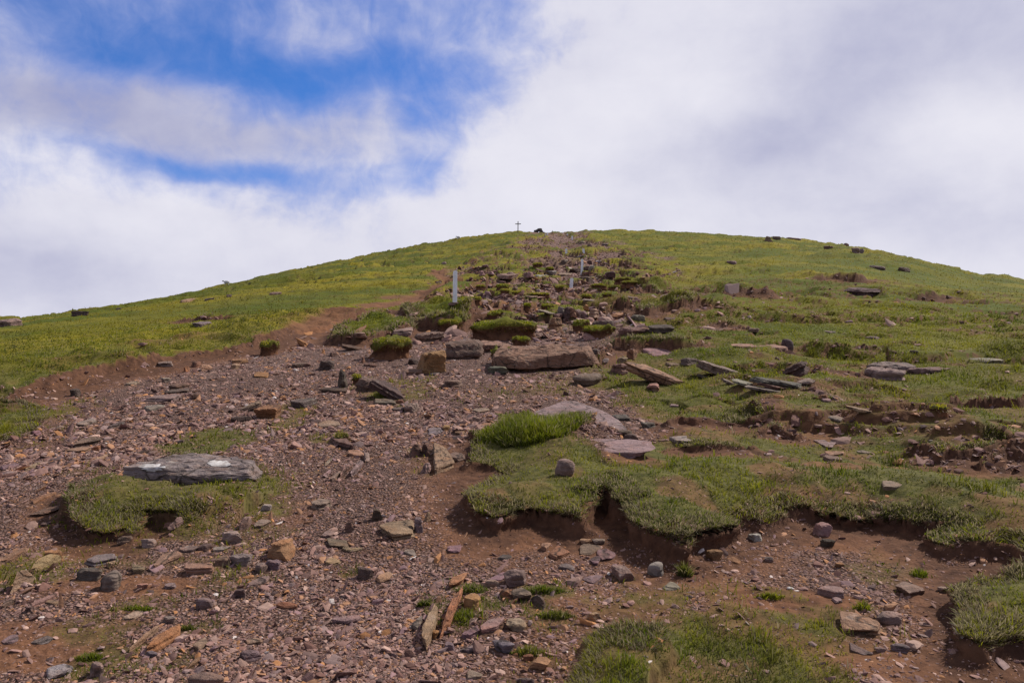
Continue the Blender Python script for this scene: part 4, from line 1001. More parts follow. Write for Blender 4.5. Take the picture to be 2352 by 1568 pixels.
rock('2', 76, 862, 275, 940, 'slab', 'dgrey', 'dark grey slab tapering to the right, on the gravel', hf=.55)
rock('2', 282, 588, 404, 664, 'block', 'dbrown', 'dark brown pyramid-shaped stone above the pointed fin')
rock('2', 305, 632, 400, 664, 'slab', 'brown', 'thin slab in front of the pyramid-shaped stone', hf=.5)
rock('2', 86, 608, 226, 642, 'slab', 'brown', 'level brown slab on the gravel left of the pyramid-shaped stone', hf=.6)
rock('2', 452, 468, 606, 520, 'slab', 'dbrown', 'layered dark stone at the foot of the turf shelf', hf=.65, strata=.25, roll=10)
rock('2', 526, 412, 630, 458, 'block', 'tan', 'tan stone under the edge of the turf shelf')
rock('2', 600, 565, 625, 612, 'fin', 'rust', 'tiny upright rusty flake near the mushroom-shaped hummock')
rock('2', 612, 612, 712, 642, 'slab', 'brown', 'small brown slab below the mushroom-shaped hummock', hf=.6)
rock('2', 365, 530, 430, 562, 'block', 'dbrown', 'small dark lump left of the mushroom-shaped hummock')
rock('2', 986, 373, 1210, 455, 'slab', 'brown', 'layered brown slab in the gully behind the mushroom-shaped hummock', hf=.5, strata=.28)
rock('2', 812, 354, 970, 404, 'slab', 'pink', 'pale split slab at the right end of the turf shelf', hf=.4, strata=.25)
rock('2', 1082, 1082, 1196, 1140, 'slab', 'blue', 'blue-grey slate on the open gravel, left of an orange pebble', hf=.3)
rock('2', 1420, 1005, 1475, 1045, 'block', 'grey', 'small grey lump left of the tall grass', lich=.3)
rock('2', 1415, 940, 1540, 975, 'slab', 'grey', 'thin grey slate on the gravel behind the tall grass', hf=.3)
rock('2', 2150, 680, 2365, 780, 'round', 'brown', 'long rounded brown stone with grass on its right', hf=.6, lich=.3)
# rock cluster below the hummocks, right of centre
rock('G', 1216, 642, 1374, 780, 'fin', 'rust', 'triangular reddish slab leaning beside the long hummock', hf=.85)
for bx_, lb, cc_ in [((1316, 535, 1400, 645), 'left plate of the three upright layered plates', 'grey'), ((1368, 535, 1460, 650), 'middle dark plate of the three upright layered plates', 'dgrey'), ((1420, 540, 1525, 655), 'right tan plate of the three upright layered plates', 'tan')]:
    rock('G', *bx_, 'fin', cc_, lb, hf=.9, roll=0, group='upright layered plates', lean=10)
for bx_, lb, cc_ in [((1486, 575, 1570, 675), 'pale plate at the left of the jagged crest', 'lgrey'), ((1545, 560, 1660, 680), 'tall grey plate in the middle of the jagged crest', 'grey'), ((1630, 570, 1755, 680), 'tan plate sloping down at the right of the jagged crest', 'tan')]:
    rock('G', *bx_, 'fin', cc_, lb, hf=.88, group='jagged crest of layered rock')
rock('G', 1586, 508, 1654, 580, 'fin', 'orange', 'small orange spike behind the jagged crest', hf=.95, lich=.1)
rock('G', 1675, 668, 1935, 800, 'ridge', 'dgrey', 'dark layered rock hanging over a mossy hump', hf=.75, roll=0, lich=.8, strata=.25, yaw=-.3)
rock('3', 712, 332, 950, 388, 'ridge', 'brown', 'left of two low rocks in a line on the right turf', hf=.7)
rock('3', 935, 325, 1135, 392, 'ridge', 'dbrown', 'right of two low rocks in a line on the right turf', hf=.7)
rock('G', 1832, 608, 1905, 675, 'fin', 'pink', 'pale pink fin in the small gravel bowl', hf=.7, roll=20)
rock('G', 2076, 608, 2234, 682, 'block', 'green', 'mossy stone at the right of the small gravel bowl')
rock('G', 2040, 665, 2095, 696, 'block', 'dbrown', 'small dark stone left of the mossy one')
rock('3', 1060, 270, 1146, 298, 'slab', 'dbrown', 'small dark slab on the gravel strip of the right turf', hf=.6)
rock('G', 1110, 585, 1300, 645, 'slab', 'pink', 'pink slab sloping down right behind the long hummock', hf=.5, roll=12)
rock('G', 1020, 635, 1110, 662, 'slab', 'purple', 'thin dark slate behind the long hummock', hf=.5)
rock('G', 1280, 615, 1390, 665, 'slab', 'brown', 'brown slab at the foot of the upright layered plates', hf=.5)
rock('G', 766, 148, 860, 212, 'block', 'pink', 'pale pink boulder in the upper stone field', hf=.7)
rock('G', 676, 198, 918, 244, 'slab', 'pink', 'broad pale slab below the pale pink boulder, upper stone field', hf=.4)
rock('G', 955, 168, 1075, 234, 'block', 'pink', 'rounded tan-pink rock in the middle of the upper stone field', hf=.6)
rock('G', 1086, 158, 1226, 228, 'block', 'pale', 'large pale rock at the centre of the upper stone field', hf=.6)
rock('G', 1432, 108, 1548, 164, 'block', 'dgrey', 'dark rounded rock left of the third white post', hf=.7)
rock('G', 1542, 213, 1694, 284, 'block', 'dbrown', 'dark brown rock above the short white post', hf=.7)
rock('G', 1578, 173, 1804, 222, 'ridge', 'green', 'low mossy ledge under the third white post', hf=.6)
rock('G', 1816, 188, 1935, 254, 'block', 'dgrey', 'dark square rock right of the mossy ledge', hf=.8)
rock('G', 496, 153, 564, 204, 'fin', 'pink', 'pale fin right of the tall white post', hf=.8)
rock('G', 590, 165, 660, 205, 'block', 'pink', 'small pale rock at the left of the upper stone field')
rock('G', 1196, 148, 1316, 178, 'slab', 'lgrey', 'thin pale slab in the upper stone field', hf=.4)
rock('G', 1310, 172, 1480, 212, 'slab', 'grey', 'long grey slab left of the third post base', hf=.4)
rock('G', 1638, 103, 1704, 158, 'fin', 'pale', 'pale pointed stone right of the third white post', hf=.8)
rock('G', 1590, 95, 1660, 150, 'block', 'dgrey', 'dark stone directly behind the pale pointed one')
rock('G', 1530, 315, 1655, 348, 'block', 'lgrey', 'light grey broken stones beside the short white post', hf=.5)
rock('G', 1466, 372, 1504, 424, 'fin', 'tan', 'small tan fin in the bank under the short white post', hf=.9)
rock('G', 976, 412, 1116, 444, 'slab', 'brown', 'flat brown slab in the upper turf patchwork', hf=.4)
rock('G', 266, 70, 372, 104, 'ridge', 'blue', 'bluish rock above the bend of the side path', hf=.6)
rock('G', 100, 52, 155, 84, 'block', 'dgrey', 'small dark boulder near the bend of the side path')
rock('G', 30, 255, 100, 285, 'block', 'green', 'grey-green stones in the grass left of the tall post', hf=.5)
rock('G', 1085, 345, 1150, 378, 'block', 'lgrey', 'pale stone on a hump left of the short post')
rock('G', 520, 90, 600, 122, 'block', 'grey', 'grey rock in the turf above the tall post')
rock('G', 1355, 40, 1430, 80, 'block', 'lgrey', 'light grey rock high in the stone field')
rock('G', 1705, 45, 1800, 80, 'slab', 'pale', 'pale slab right of the third post top', hf=.5)
rock('G', 1840, 430, 2020, 470, 'slab', 'grey', 'long thin grey slab along the right of the patchwork', hf=.4)
rock('G', 1570, 450, 1720, 476, 'slab', 'grey', 'grey slab at the foot of a hump below the short post', hf=.4)
rock('G', 840, 325, 900, 365, 'block', 'brown', 'small brown rock in the turf patchwork')
rock('G', 890, 410, 960, 450, 'fin', 'green', 'greenish fin in the turf patchwork', hf=.7)
rock('G', 2240, 378, 2360, 408, 'slab', 'lgrey', 'pale slab at the foot of the long right turf step', hf=.4)
rock('5', 1530, 445, 1640, 495, 'block', 'dgrey', 'dark rock pile at the foot of the right small post', hf=.6)
rock('5', 1565, 318, 1620, 348, 'block', 'dgrey', 'dark rock high on the trail under the upper post', hf=.7)
rock('5', 1640, 335, 1690, 375, 'block', 'green', 'greenish rock at the right of the high trail')
rock('5', 1780, 340, 1870, 370, 'ridge', 'grey', 'grey rock ledge right of the high trail', hf=.6)
rock('5', 835, 335, 880, 362, 'block', 'grey', 'lone grey rock on the slope below the cross')
# right turf, middle
rock('3', 758, 600, 1215, 775, 'slab', 'tan', 'long tan layered slab dipping right on the mossy bank', hf=.75, roll=17, strata=.25, key='dipping slab', lich=.5)
rock('3', 862, 655, 1065, 755, 'slab', 'grey', 'grey slab tucked under the long tan dipping slab', hf=.7, roll=17, lich=.6)
rock('3', 662, 612, 796, 694, 'block', 'brown', 'broken brown block at the upper end of the dipping slab', hf=.7, strata=.2)
rock('3', 926, 752, 1024, 820, 'block', 'tan', 'tan wedge below the dipping slab', hf=.6)
rock('3', 1178, 572, 1306, 634, 'block', 'dgrey', 'dark rock at the top of the second dipping slab', hf=.7)
rock('3', 1305, 580, 1680, 722, 'slab', 'grey', 'second dipping slab, smooth grey, dark at its lower end', hf=.75, roll=18, lich=.4)
rock('3', 1280, 668, 1394, 720, 'slab', 'grey', 'thin grey slab below the second dipping slab', hf=.6, roll=12)
rock('3', 1680, 710, 2075, 800, 'slab', 'green', 'long greenish slab with a white streak in the right turf', hf=.7, roll=9, key='green slab', lich=.6)
rock('3', 1740, 748, 1972, 808, 'slab', 'brown', 'brown slab under the long greenish one', hf=.6, roll=8)
rock('3', 1568, 722, 1740, 778, 'slab', 'lgrey', 'pale broken slab left of the long greenish one', hf=.5, roll=8, strata=.25)
rock('3', 1476, 718, 1576, 772, 'slab', 'grey', 'small layered slab in turf left of the pale broken one', hf=.6, roll=14, strata=.25)
rock('3', 1645, 768, 1925, 828, 'slab', 'grey', 'thin layered slabs in front of the long greenish one', hf=.5, roll=9, strata=.3)
rock('3', 1930, 555, 2150, 712, 'fin', 'dbrown', 'big dark slab leaning up to the right in an earth cut', hf=.85, roll=-24, strata=.2, key='leaning slab', name='leaning_rock')
rock('3', 2006, 702, 2150, 754, 'slab', 'grey', 'grey slab in front of the big leaning dark slab', hf=.6, roll=-8)
rock('3', 1906, 430, 1998, 520, 'round', 'dgrey', 'dark rounded boulder sitting on pale bedrock', hf=.92, lich=.3, key='dark boulder')
rock('3', 1575, 466, 2085, 520, 'flat', 'tan', 'long pale bedrock strip under the dark rounded boulder', hf=.25, lich=.7)
rock('3', 860, 496, 1186, 560, 'flat', 'pink', 'flat pinkish slab in front of the right turf step', hf=.35, lich=.2)
rock('3', 782, 508, 864, 580, 'block', 'rust', 'reddish block left of the flat pinkish slab', hf=.7)
rock('3', 706, 566, 794, 608, 'block', 'tan', 'tan stone at the right end of the huge reddish slab')
rock('3', 506, 512, 584, 554, 'block', 'dgrey', 'dark stone on the right shoulder of the huge reddish slab', dz=.05)
rock('3', 600, 550, 650, 585, 'block', 'grey', 'small grey stone below the right turf step')
rock('3', 1070, 602, 1180, 638, 'slab', 'brown', 'small brown slab above the dipping slab', hf=.6)
rock('3', 1690, 360, 1770, 392, 'block', 'grey', 'grey stones at the right of the gravel strip', hf=.5)
rock('3', 1200, 355, 1275, 385, 'block', 'brown', 'brown stone on the gravel strip right of the low rocks')
rock('3', 2235, 372, 2315, 392, 'flat', 'grey', 'small grey rock in the smooth right turf', hf=.4)
rock('3', 1090, 880, 1160, 912, 'slab', 'grey', 'grey slab in turf below the dipping slab', hf=.4)
rock('4', 1045, 955, 1320, 1052, 'ridge', 'lgrey', 'pale lichen block at the front of the right outcrop', hf=.6, lich=.9, key='right outcrop')
rock('4', 1060, 922, 1385, 992, 'ridge', 'grey', 'ridged grey crest at the back of the right outcrop', hf=.7, lich=.7, strata=.2)
rock('4', 1320, 958, 1615, 1006, 'ridge', 'grey', 'thin tail of the right outcrop running to the right', hf=.6, lich=.7, strata=.2)
rock('4', 1635, 864, 1915, 914, 'flat', 'lgrey', 'pale flat slab alone in the far right turf', hf=.45, lich=.9)
rock('4', 885, 440, 1155, 496, 'ridge', 'dgrey', 'dark layered outcrop low on the right hillside', hf=.8, strata=.25, lich=.2)
rock('4', 1055, 287, 1180, 318, 'ridge', 'dgrey', 'dark flat outcrop high on the right hillside', hf=.7, lich=.1)
rock('4', 1262, 304, 1345, 338, 'ridge', 'dbrown', 'dull brown rock right of the high dark outcrop', hf=.6)
rock('4', 396, 97, 448, 143, 'fin', 'dgrey', 'tilted dark rock on the right skyline', hf=.9, lich=.2)
rock('4', 442, 98, 500, 128, 'crag', 'dbrown', 'lower dark rock beside the tilted one on the skyline', hf=.8)
rock('4', 538, 106, 640, 130, 'ridge', 'green', 'mossy rock bump on the right skyline', hf=.7)
rock('4', 782, 160, 850, 194, 'crag', 'dgrey', 'dark boulder just under the right skyline', hf=.8)
rock('4', 962, 168, 1020, 218, 'crag', 'dgrey', 'taller of two dark rocks on the falling right skyline', hf=.9, lich=.1)
rock('4', 1008, 180, 1048, 216, 'crag', 'dbrown', 'shorter of two dark rocks on the falling right skyline', hf=.9)
rock('4', 912, 146, 948, 168, 'block', 'dgrey', 'little dark rock on the right skyline', hf=.9)
rock('4', 150, 268, 215, 292, 'flat', 'grey', 'grey stones showing in the upper right grass', hf=.5)
rock('4', 945, 1212, 1130, 1270, 'slab', 'tan', 'tan slab with a raised right end in the right turf', hf=.6, roll=8)
rock('4', 748, 1138, 808, 1178, 'block', 'rust', 'rusty stone in the gap of the right turf')
rock('4', 768, 1162, 834, 1194, 'slab', 'pink', 'pinkish slate below the rusty stone in the gap', hf=.5)
rock('4', 748, 1112, 788, 1142, 'block', 'grey', 'small grey stone above the rusty stone in the gap')
rock('4', 828, 1148, 874, 1182, 'block', 'lgrey', 'light grey stone right of the rusty stone in the gap')
rock('4', 765, 1258, 890, 1304, 'slab', 'grey', 'low grey slab below the tan one in the right turf', hf=.4)
rock('4', 690, 1290, 750, 1310, 'slab', 'pink', 'thin pink slate left of the low grey slab', hf=.4)
rock('4', 1470, 1432, 1500, 1448, 'block', 'lgrey', 'tiny light stone in the far right grass')
rock('4', 1340, 850, 1400, 868, 'block', 'dgrey', 'small dark stone in the smooth far right turf', hf=.6)
rock('4', 800, 722, 860, 740, 'flat', 'dgrey', 'dark stone flush in the middle right turf', hf=.5)
rock('4', 1060, 755, 1150, 780, 'flat', 'grey', 'grey-brown stone flush in the right turf', hf=.5)

# white paint marks brushed on the slab: skins lifted off its own surface
def paint_mark(px0, py0, px1, py1):
    ax, ay = D('A', px0, py0); bx, by = D('A', px1, py1)
    me = slab0.data; MW = slab0.matrix_world
    vs = [MW @ v.co for v in me.vertices]
    keep = []
    for f in me.polygons:
        c = MW @ f.center; u, v = proj(c.x, c.y, c.z); n = (MW.to_3x3() @ f.normal)
        q = math.hypot((u - (ax + bx) / 2) / ((bx - ax) / 2), (v - (ay + by) / 2) / ((by - ay) / 2))
        if n.dot(Vector((0, 0, EYE)) - c) > 0 and q < 1 + .30 * float(fbm(np.array([c.x * 30]), np.array([c.y * 30]), s=4, o=2)[0]): keep.append(f)
    if keep:
        by_v = {}
        for f in keep:
            for i in f.vertices: by_v.setdefault(i, []).append(f)
        seen = set(); best = []
        for f in keep:
            if f.index in seen: continue
            comp, stack = [], [f]; seen.add(f.index)
            while stack:
                g_ = stack.pop(); comp.append(g_)
                for i in g_.vertices:
                    for h_ in by_v[i]:
                        if h_.index not in seen: seen.add(h_.index); stack.append(h_)
            if len(comp) > len(best): best = comp
        keep = best
    ids = sorted({i for f in keep for i in f.vertices}); mp_ = {i: k for k, i in enumerate(ids)}
    if not keep: print('no paint'); return
    V = [me.vertices[i].co + me.vertices[i].normal * .0035 for i in ids]
    obj('paint_mark', mesh_np('paint_mark', [list(v) for v in V], [[[mp_[i] for i in f.vertices] for f in keep]]), M_PAINT, slab0)
paint_mark(840, 262, 962, 305); paint_mark(1235, 240, 1372, 278)

# ------------------------------------------------------------------ turf hummocks
def blade_obj(name, parent, p, L, W, dry, far, lean=.6, dirs=None, five=True, shade=None):
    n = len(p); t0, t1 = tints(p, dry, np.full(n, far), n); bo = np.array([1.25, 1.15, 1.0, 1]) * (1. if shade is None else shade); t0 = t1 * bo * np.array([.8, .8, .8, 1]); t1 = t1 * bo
    V, Fq, C = blades(p, L, W, t0, t1, lean, five, dirs)
    o = obj(name, mesh_np(name, V, group_faces(Fq), {'tint': C}, True), M_GRASS)
    if parent is not None:
        o.parent = parent; o.matrix_parent_inverse = parent.matrix_world.inverted()
    return o
def hummock(c, x0, y0, x1, y1, label, depth=.75, flare=1., group='free-standing turf hummocks'):
    rk_seed[0] += 1; sd = 9000 + rk_seed[0]; q = np.random.default_rng(sd)
    ax, ay = D(c, x0, y0); bx, by = D(c, x1, y1)
    xf, yf, zf = at((ax + bx) / 2, by)
    w = (bx - ax) / F * yf; h = (by - ay) / F * yf * .82
    L = min(max(w * depth, h), 1.6 * w)
    px = (bx - ax) * .435
    na_ = 72 if px > 30 else 40
    prof = [(1.06, -.40), (1.0, -.05), (.95, .12), (.90, .28), (.87, .40), (.87, .50), (.92, .60), (.98, .70), (1.0, .78), (.98, .86), (.92, .92), (.78, .96), (.5, .99), (.25, 1.0)]
    ang = np.linspace(0, 2 * math.pi, na_, endpoint=False)
    out = 1 + .55 * fbm(np.cos(ang) * 1.5 + sd, np.sin(ang) * 1.5, s=3, o=5, g=.6); out = out / out.max() * 1.05
    V = []; Mk = []
    far_ = float(sstep(7, 20, np.array(yf)))
    cy_ = yf + L * .42
    for rf, zf_ in prof:
        rf = 1 - (1 - rf) * flare if zf_ < .7 else rf
        jit = (.20 if zf_ < .7 else .12) * fbm(np.cos(ang) * 3.5 + zf_ * 3, np.sin(ang) * 3.5 + sd, s=8, o=4)
        x = np.cos(ang) * (out + jit) * rf * w / 2; y = np.sin(ang) * (out + jit) * rf * L / 2
        z = zf_ * h * (1 + .50 * fbm(np.cos(ang) * rf * 1.7 + 9, np.sin(ang) * rf * 1.7 + sd, s=5, o=3)) + .17 * y
        V.append(np.stack([x, y, z], -1))
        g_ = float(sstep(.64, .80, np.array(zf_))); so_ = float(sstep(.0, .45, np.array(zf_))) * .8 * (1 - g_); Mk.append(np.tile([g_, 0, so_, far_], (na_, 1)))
    V.append(np.array([[0, 0, 1.0 * h]])); Mk.append(np.array([[1, 0, 0, far_]]))
    nr_ = len(prof); id_ = np.arange(nr_ * na_).reshape(nr_, na_); j2 = (np.arange(na_) + 1) % na_
    qd = np.stack([id_[:-1], id_[:-1][:, j2], id_[1:][:, j2], id_[1:]], -1).reshape(-1, 4)
    tp_ = np.stack([id_[-1], id_[-1][j2], np.full(na_, nr_ * na_)], -1)
    gz = float(hgrid(xf, cy_)); gz = .5 * (gz + zf) if gz > zf else gz
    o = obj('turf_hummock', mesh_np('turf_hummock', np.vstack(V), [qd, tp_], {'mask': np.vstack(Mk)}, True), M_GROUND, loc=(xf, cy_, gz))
    tag(o, label, 'turf hummock', group)
    bpy.context.view_layer.update()
    # grass on the crown and over the rim
    n = int(min(6500, max(220, px * px * (depth) * .8)))
    rr = np.sqrt(q.random(n)) * 1.0; an = q.random(n) * 2 * math.pi
    oi = np.interp(an, np.append(ang, 2 * math.pi), np.append(out, out[0]))
    prr = [p_[0] for p_ in prof[7:]][::-1]; pzz = [p_[1] for p_ in prof[7:]][::-1]
    zt = np.interp(rr, [0] + prr, [1.0] + pzz)
    P = np.stack([xf + np.cos(an) * oi * rr * w / 2, cy_ + np.sin(an) * oi * rr * L / 2, gz + zt * h + .17 * np.sin(an) * oi * rr * L / 2], -1)
    rim_ = sstep(.9, 1., rr)
    dirs = np.stack([np.cos(an) * rim_ * 1.3, np.sin(an) * rim_ * 1.3, -rim_ * 1.1], -1)
    Ln = (.026 + .0009 * yf) * (.4 + 1.2 * q.random(n)); Wd = np.maximum(.003, .00105 * yf) * (.7 + .6 * q.random(n))
    n2 = int(n * .30); an = q.random(n2) * 2 * math.pi; oi = np.interp(an, np.append(ang, 2 * math.pi), np.append(out, out[0])); zq = .52 + .26 * q.random(n2) ** .7
    rq = np.interp(zq, [.2, .38, .5, .6, .7, .78], [.85, .87, .92, .97, 1.0, 1.01])
    P2 = np.stack([xf + np.cos(an) * oi * rq * w / 2, cy_ + np.sin(an) * oi * rq * L / 2, gz + zq * h + .17 * np.sin(an) * oi * rq * L / 2], -1)
    d2 = np.stack([np.cos(an) * .9, np.sin(an) * .9, np.full(n2, -1.7)], -1)
    P = np.vstack([P, P2]); dirs = np.vstack([dirs, d2]); rim_ = np.append(rim_, np.full(n2, .9)); n = n + n2
    Ln = np.append(Ln, (.03 + .0008 * yf) * (.5 + .9 * q.random(n2))); Wd = np.append(Wd, np.maximum(.003, .001 * yf) * (.7 + .6 * q.random(n2)))
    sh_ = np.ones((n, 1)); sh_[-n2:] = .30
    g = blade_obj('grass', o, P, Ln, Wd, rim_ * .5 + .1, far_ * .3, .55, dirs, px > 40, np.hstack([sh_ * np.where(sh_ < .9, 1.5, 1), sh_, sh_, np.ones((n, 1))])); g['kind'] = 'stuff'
    return o
for hm in [('2', 615, 400, 1005, 585, 'mushroom-shaped turf hummock nearest the camera in the middle of the trail', .8, 1.1),
           ('2', 1335, 278, 1945, 445, 'longest turf hummock, with a deep dark undercut', .45, 1.),
           ('2', 1128, 278, 1338, 388, 'small turf hummock left of the longest one', .8, .7),
           ('G', 562, 585, 755, 692, 'block-like turf hummock behind the longest one', .8, .4),
           ('3', 455, 330, 710, 432, 'mossy hump under the dark layered rock', .8, .8),
           ('G', 1470, 655, 1690, 800, 'turf hump below the jagged crest of rock', .8, .8),
           ('G', 372, 425, 535, 495, 'low turf lump right of the tall post base', .8, .6),
           ('G', 996, 382, 1260, 425, 'long thin turf hummock in the upper patchwork', .6, .6),
           ('G', 1026, 326, 1145, 376, 'small turf lump topped by a pale stone', .8, .6),
           ('G', 1560, 398, 1696, 458, 'round dark turf lump below the short white post', .8, .8),
           ('G', 1994, 262, 2200, 324, 'turf hummock at the right edge of the patchwork', .7, .8),
           ('G', 1916, 202, 2165, 284, 'green turf mound right of the mossy ledge', .8, .5),
           ('G', 666, 288, 815, 360, 'turf lump below the upper dark hollow', .8, .6),
           ('G', 446, 322, 565, 362, 'small turf lump with a dark underside right of the tall post', .8, .8),
           ('G', 706, 352, 825, 404, 'turf lump in the middle of the patchwork, left half', .8, .7),
           ('G', 796, 376, 975, 418, 'low dark-fronted turf strip in the patchwork', .6, .8),
           ('G', 1670, 288, 1855, 338, 'turf strip right of the short white post', .6, .8),
           ('G', 1276, 306, 1445, 368, 'dark-fronted turf lump left of the short white post', .7, .9),
           ('G', 1046, 66, 1180, 120, 'dark turf hummock alone in the upper stone field', .7, .9),
           ('G', 1786, 386, 1905, 432, 'small turf lump near the right of the patchwork', .8, .8),
           ('2', 1535, 495, 1720, 628, 'grassy flank against the left end of the huge reddish slab', .8, .4),
           ('2', 1685, 412, 1855, 485, 'small green hump behind the huge reddish slab', .8, .4),
           ('1', 1870, 582, 2045, 705, 'turf knob jutting out of the left earth bank', .8, 1.),
           ('G', 1125, 495, 1296, 565, 'turf block hanging at the edge of the reddish gully', .6, .8),
           ('G', 950, 508, 1045, 585, 'turf lump sliding down the reddish gully wall', .8, .6),
           ('4', 1495, 1232, 1625, 1295, 'small slumped turf lump by the far right earth cut', .8, .6),
           ('G', 1190, 110, 1290, 165, 'turf lump below the high stones', .7, .8),
           ('G', 1850, 310, 1990, 345, 'dark turf strip left of the long right turf step', .5, .8),
           ('2', 520, 690, 600, 770, 'grass tussock right of the pointed dark fin', .8, .3),
           ('A', 1980, 80, 2080, 140, 'grass lump under the brown ridge stone', .8, .3)]:
    hummock(*hm[:7])

# tussocks of taller grass
def tuft(c, x0, y0, x1, y1, n, Lm, label, dens=1., lean=.6, dry=.1):
    rk_seed[0] += 1; q = np.random.default_rng(12000 + rk_seed[0])
    ax, ay = D(c, x0, y0); bx, by = D(c, x1, y1)
    xa, yb, _ = at((ax + bx) / 2, by); _, yt, _ = at((ax + bx) / 2, min(ay + Lm * .8 * F / yb, by - 3))
    w = (bx - ax) / F * yb; L = max(yt - yb, .25 * w)
    rr = q.random(n) ** .62 * (1.12 if n < 2000 else 1.); an = q.random(n) * 2 * math.pi
    x = xa + np.cos(an) * rr * w / 2 * (1 + .2 * np.sin(3 * an)); y = yb + L / 2 + np.sin(an) * rr * L / 2
    P = np.stack([x, y, hgrid(x, y)], -1)
    Ln = Lm * (.35 + .85 * q.random(n)) * (1 - .6 * np.minimum(rr, 1) ** 3); Wd = np.full(n, max(.0032, .0011 * yb)) * (.7 + .6 * q.random(n))
    o = obj('grass_tuft', None, loc=(xa, yb + L / 2, float(hgrid(xa, yb + L / 2))))
    bpy.context.view_layer.update()
    t0, t1 = tints(P, np.full(n, dry), np.zeros(n), n)
    sh = np.array([1.0, 1.03, .9, 1]); V, Fq, C = blades(P - np.array(o.location[:]), Ln, Wd, t0 * sh, t1 * sh, lean, True)
    bpy.data.objects.remove(o)
    o = obj('grass_tuft', mesh_np('grass_tuft', V, group_faces(Fq), {'tint': C}, True), M_GRASS, loc=(xa, yb + L / 2, float(hgrid(xa, yb + L / 2))))
    tag(o, label, 'grass tuft'); return o
tuft('B', 885, -95, 1490, 150, 12500, .185, 'wide tuft of long bright grass on the turf ledge before the pale bedrock')
tuft('C', 1155, 1055, 1245, 1140, 260, .06, 'small bright green tuft above the large askew slab')
tuft('B', 2075, 830, 2148, 935, 420, .09, 'bushy green tuft on the earth under the end of the ledge', dry=.2)
tuft('B', 1150, 960, 1380, 1040, 700, .05, 'matted tuft right of the dark purple block', dry=.4)
tuft('B', 750, 950, 915, 1035, 600, .055, 'matted tuft right of the orange ridge top', dry=.5)
tuft('B', 725, 1090, 830, 1225, 600, .055, 'dark green tuft right of the long orange ridge', dry=.2)
tuft('B', 1080, 1320, 1260, 1410, 650, .05, 'grey-green tuft right of the blue-grey faceted stone', dry=.4)
tuft('B', 1230, 1115, 1440, 1190, 650, .05, 'green tuft left of the tan block on thin grass', dry=.1)
tuft('C', 555, 1025, 715, 1075, 380, .04, 'bright green flush on the bare red patch', dry=0)
tuft('A', 720, 1090, 905, 1140, 420, .035, 'bright green strip on the red earth above the pink slab', dry=0)
tuft('A', 1060, 1215, 1170, 1255, 240, .035, 'green tuft at the right shoulder of the big orange slab', dry=0)
tuft('A', 430, 1370, 610, 1440, 520, .04, 'dark green cushion at the lower left', dry=0)
tuft('E', 870, 440, 1010, 530, 300, .045, 'small tuft left of the long orange ridge', dry=.2)
tuft('2', 675, 790, 790, 875, 500, .09, 'tuft of green grass under the overhanging dark slab', dry=.1)
tuft('C', 1500, 850, 1590, 940, 260, .06, 'thin tuft in front of the right-hand grass hole', dry=.2)

# ------------------------------------------------------------------ posts, cross, cairn, stakes, sheep
def box_bm(bm, sx, sy_, sz, cz=0., cx_=0., cy_=0., bev=.0):
    import bmesh
    r_ = bmesh.ops.create_cube(bm, size=1); vs = r_['verts']
    for v in vs: v.co = Vector((v.co.x * sx + cx_, v.co.y * sy_ + cy_, v.co.z * sz + cz))
    if bev: bmesh.ops.bevel(bm, geom=list({e for v in vs for e in v.link_edges}), offset=bev, segments=2, affect='EDGES')
def mesh_box(name, *a, **k):
    import bmesh
    bm = bmesh.new(); box_bm(bm, *a, **k); me = bpy.data.meshes.new(name); bm.to_mesh(me); bm.free(); return me
def post(c, x0, y0, x1, y1, label, roll=0., base=None, yaw=.25, cat='post', name='marker_post', mat=None, group='white marker posts up the trail'):
    ax, ay = D(c, x0, y0); bx, by = D(c, x1, y1)
    x, y, z = at((ax + bx) / 2, by)
    w = (bx - ax) / F * y / (math.cos(yaw) + math.sin(abs(yaw)) * .6) * (1.2 if y > 60 and name == 'marker_post' else 1); h = (by - ay) / F * y
    e = bpy.data.objects.new(name, None); COL.objects.link(e); e.location = (x, y + w * .5, z); e.rotation_euler = (0, math.radians(roll), yaw); e.empty_display_size = .2
    tag(e, label, cat, group)
    import bmesh
    bm = bmesh.new(); box_bm(bm, w, w, h + .15, cz=(h - .15) / 2, bev=min(.012, w * .1))
    for v in bm.verts:
        if v.co.z > h * .5: v.co.x *= .96; v.co.y *= .96
    me = bpy.data.meshes.new('shaft'); bm.to_mesh(me); bm.free()
    obj('shaft', me, mat or M_WHITE, e)
    if base:
        v = faceted(ICO[3][0], 77, p=10, nside=8) * np.array([base * w, base * w * .8, .045]); v[:, 2] += .01
        o = obj('footing', mesh_np('footing', v, [ICO[3][1]], None, False), M_ROCK, e); o.color = (.24, .15, .13, .1)
    return e
post('G', 216, 150, 262, 508, 'tallest, nearest white post, on a turf shelf with a pinkish stone footing', roll=.3, base=1.75, yaw=.3)
post('G', 1444, 230, 1478, 342, 'short white post leaning right, on the turf patchwork', roll=4.5)
post('G', 1562, 30, 1587, 170, 'slim white post above the mossy ledge, third up the trail', roll=2.)
post('5', 1425, 397, 1441, 447, 'left of the pair of small white posts on the upper trail', roll=2)
post('5', 1597, 397, 1614, 445, 'right of the pair of small white posts, leaning left on the upper trail', roll=-5)
post('5', 1486, 272, 1498, 313, 'white post on the right side of the trail just below the summit', roll=1)
post('5', 1440, 251, 1450, 271, 'tiny white post left above the one below the summit')
post('5', 1244, 240, 1253, 269, 'taller of two tiny white posts below the cairn', roll=4)
post('5', 1225, 256, 1234, 271, 'shorter of two tiny white posts below the cairn')
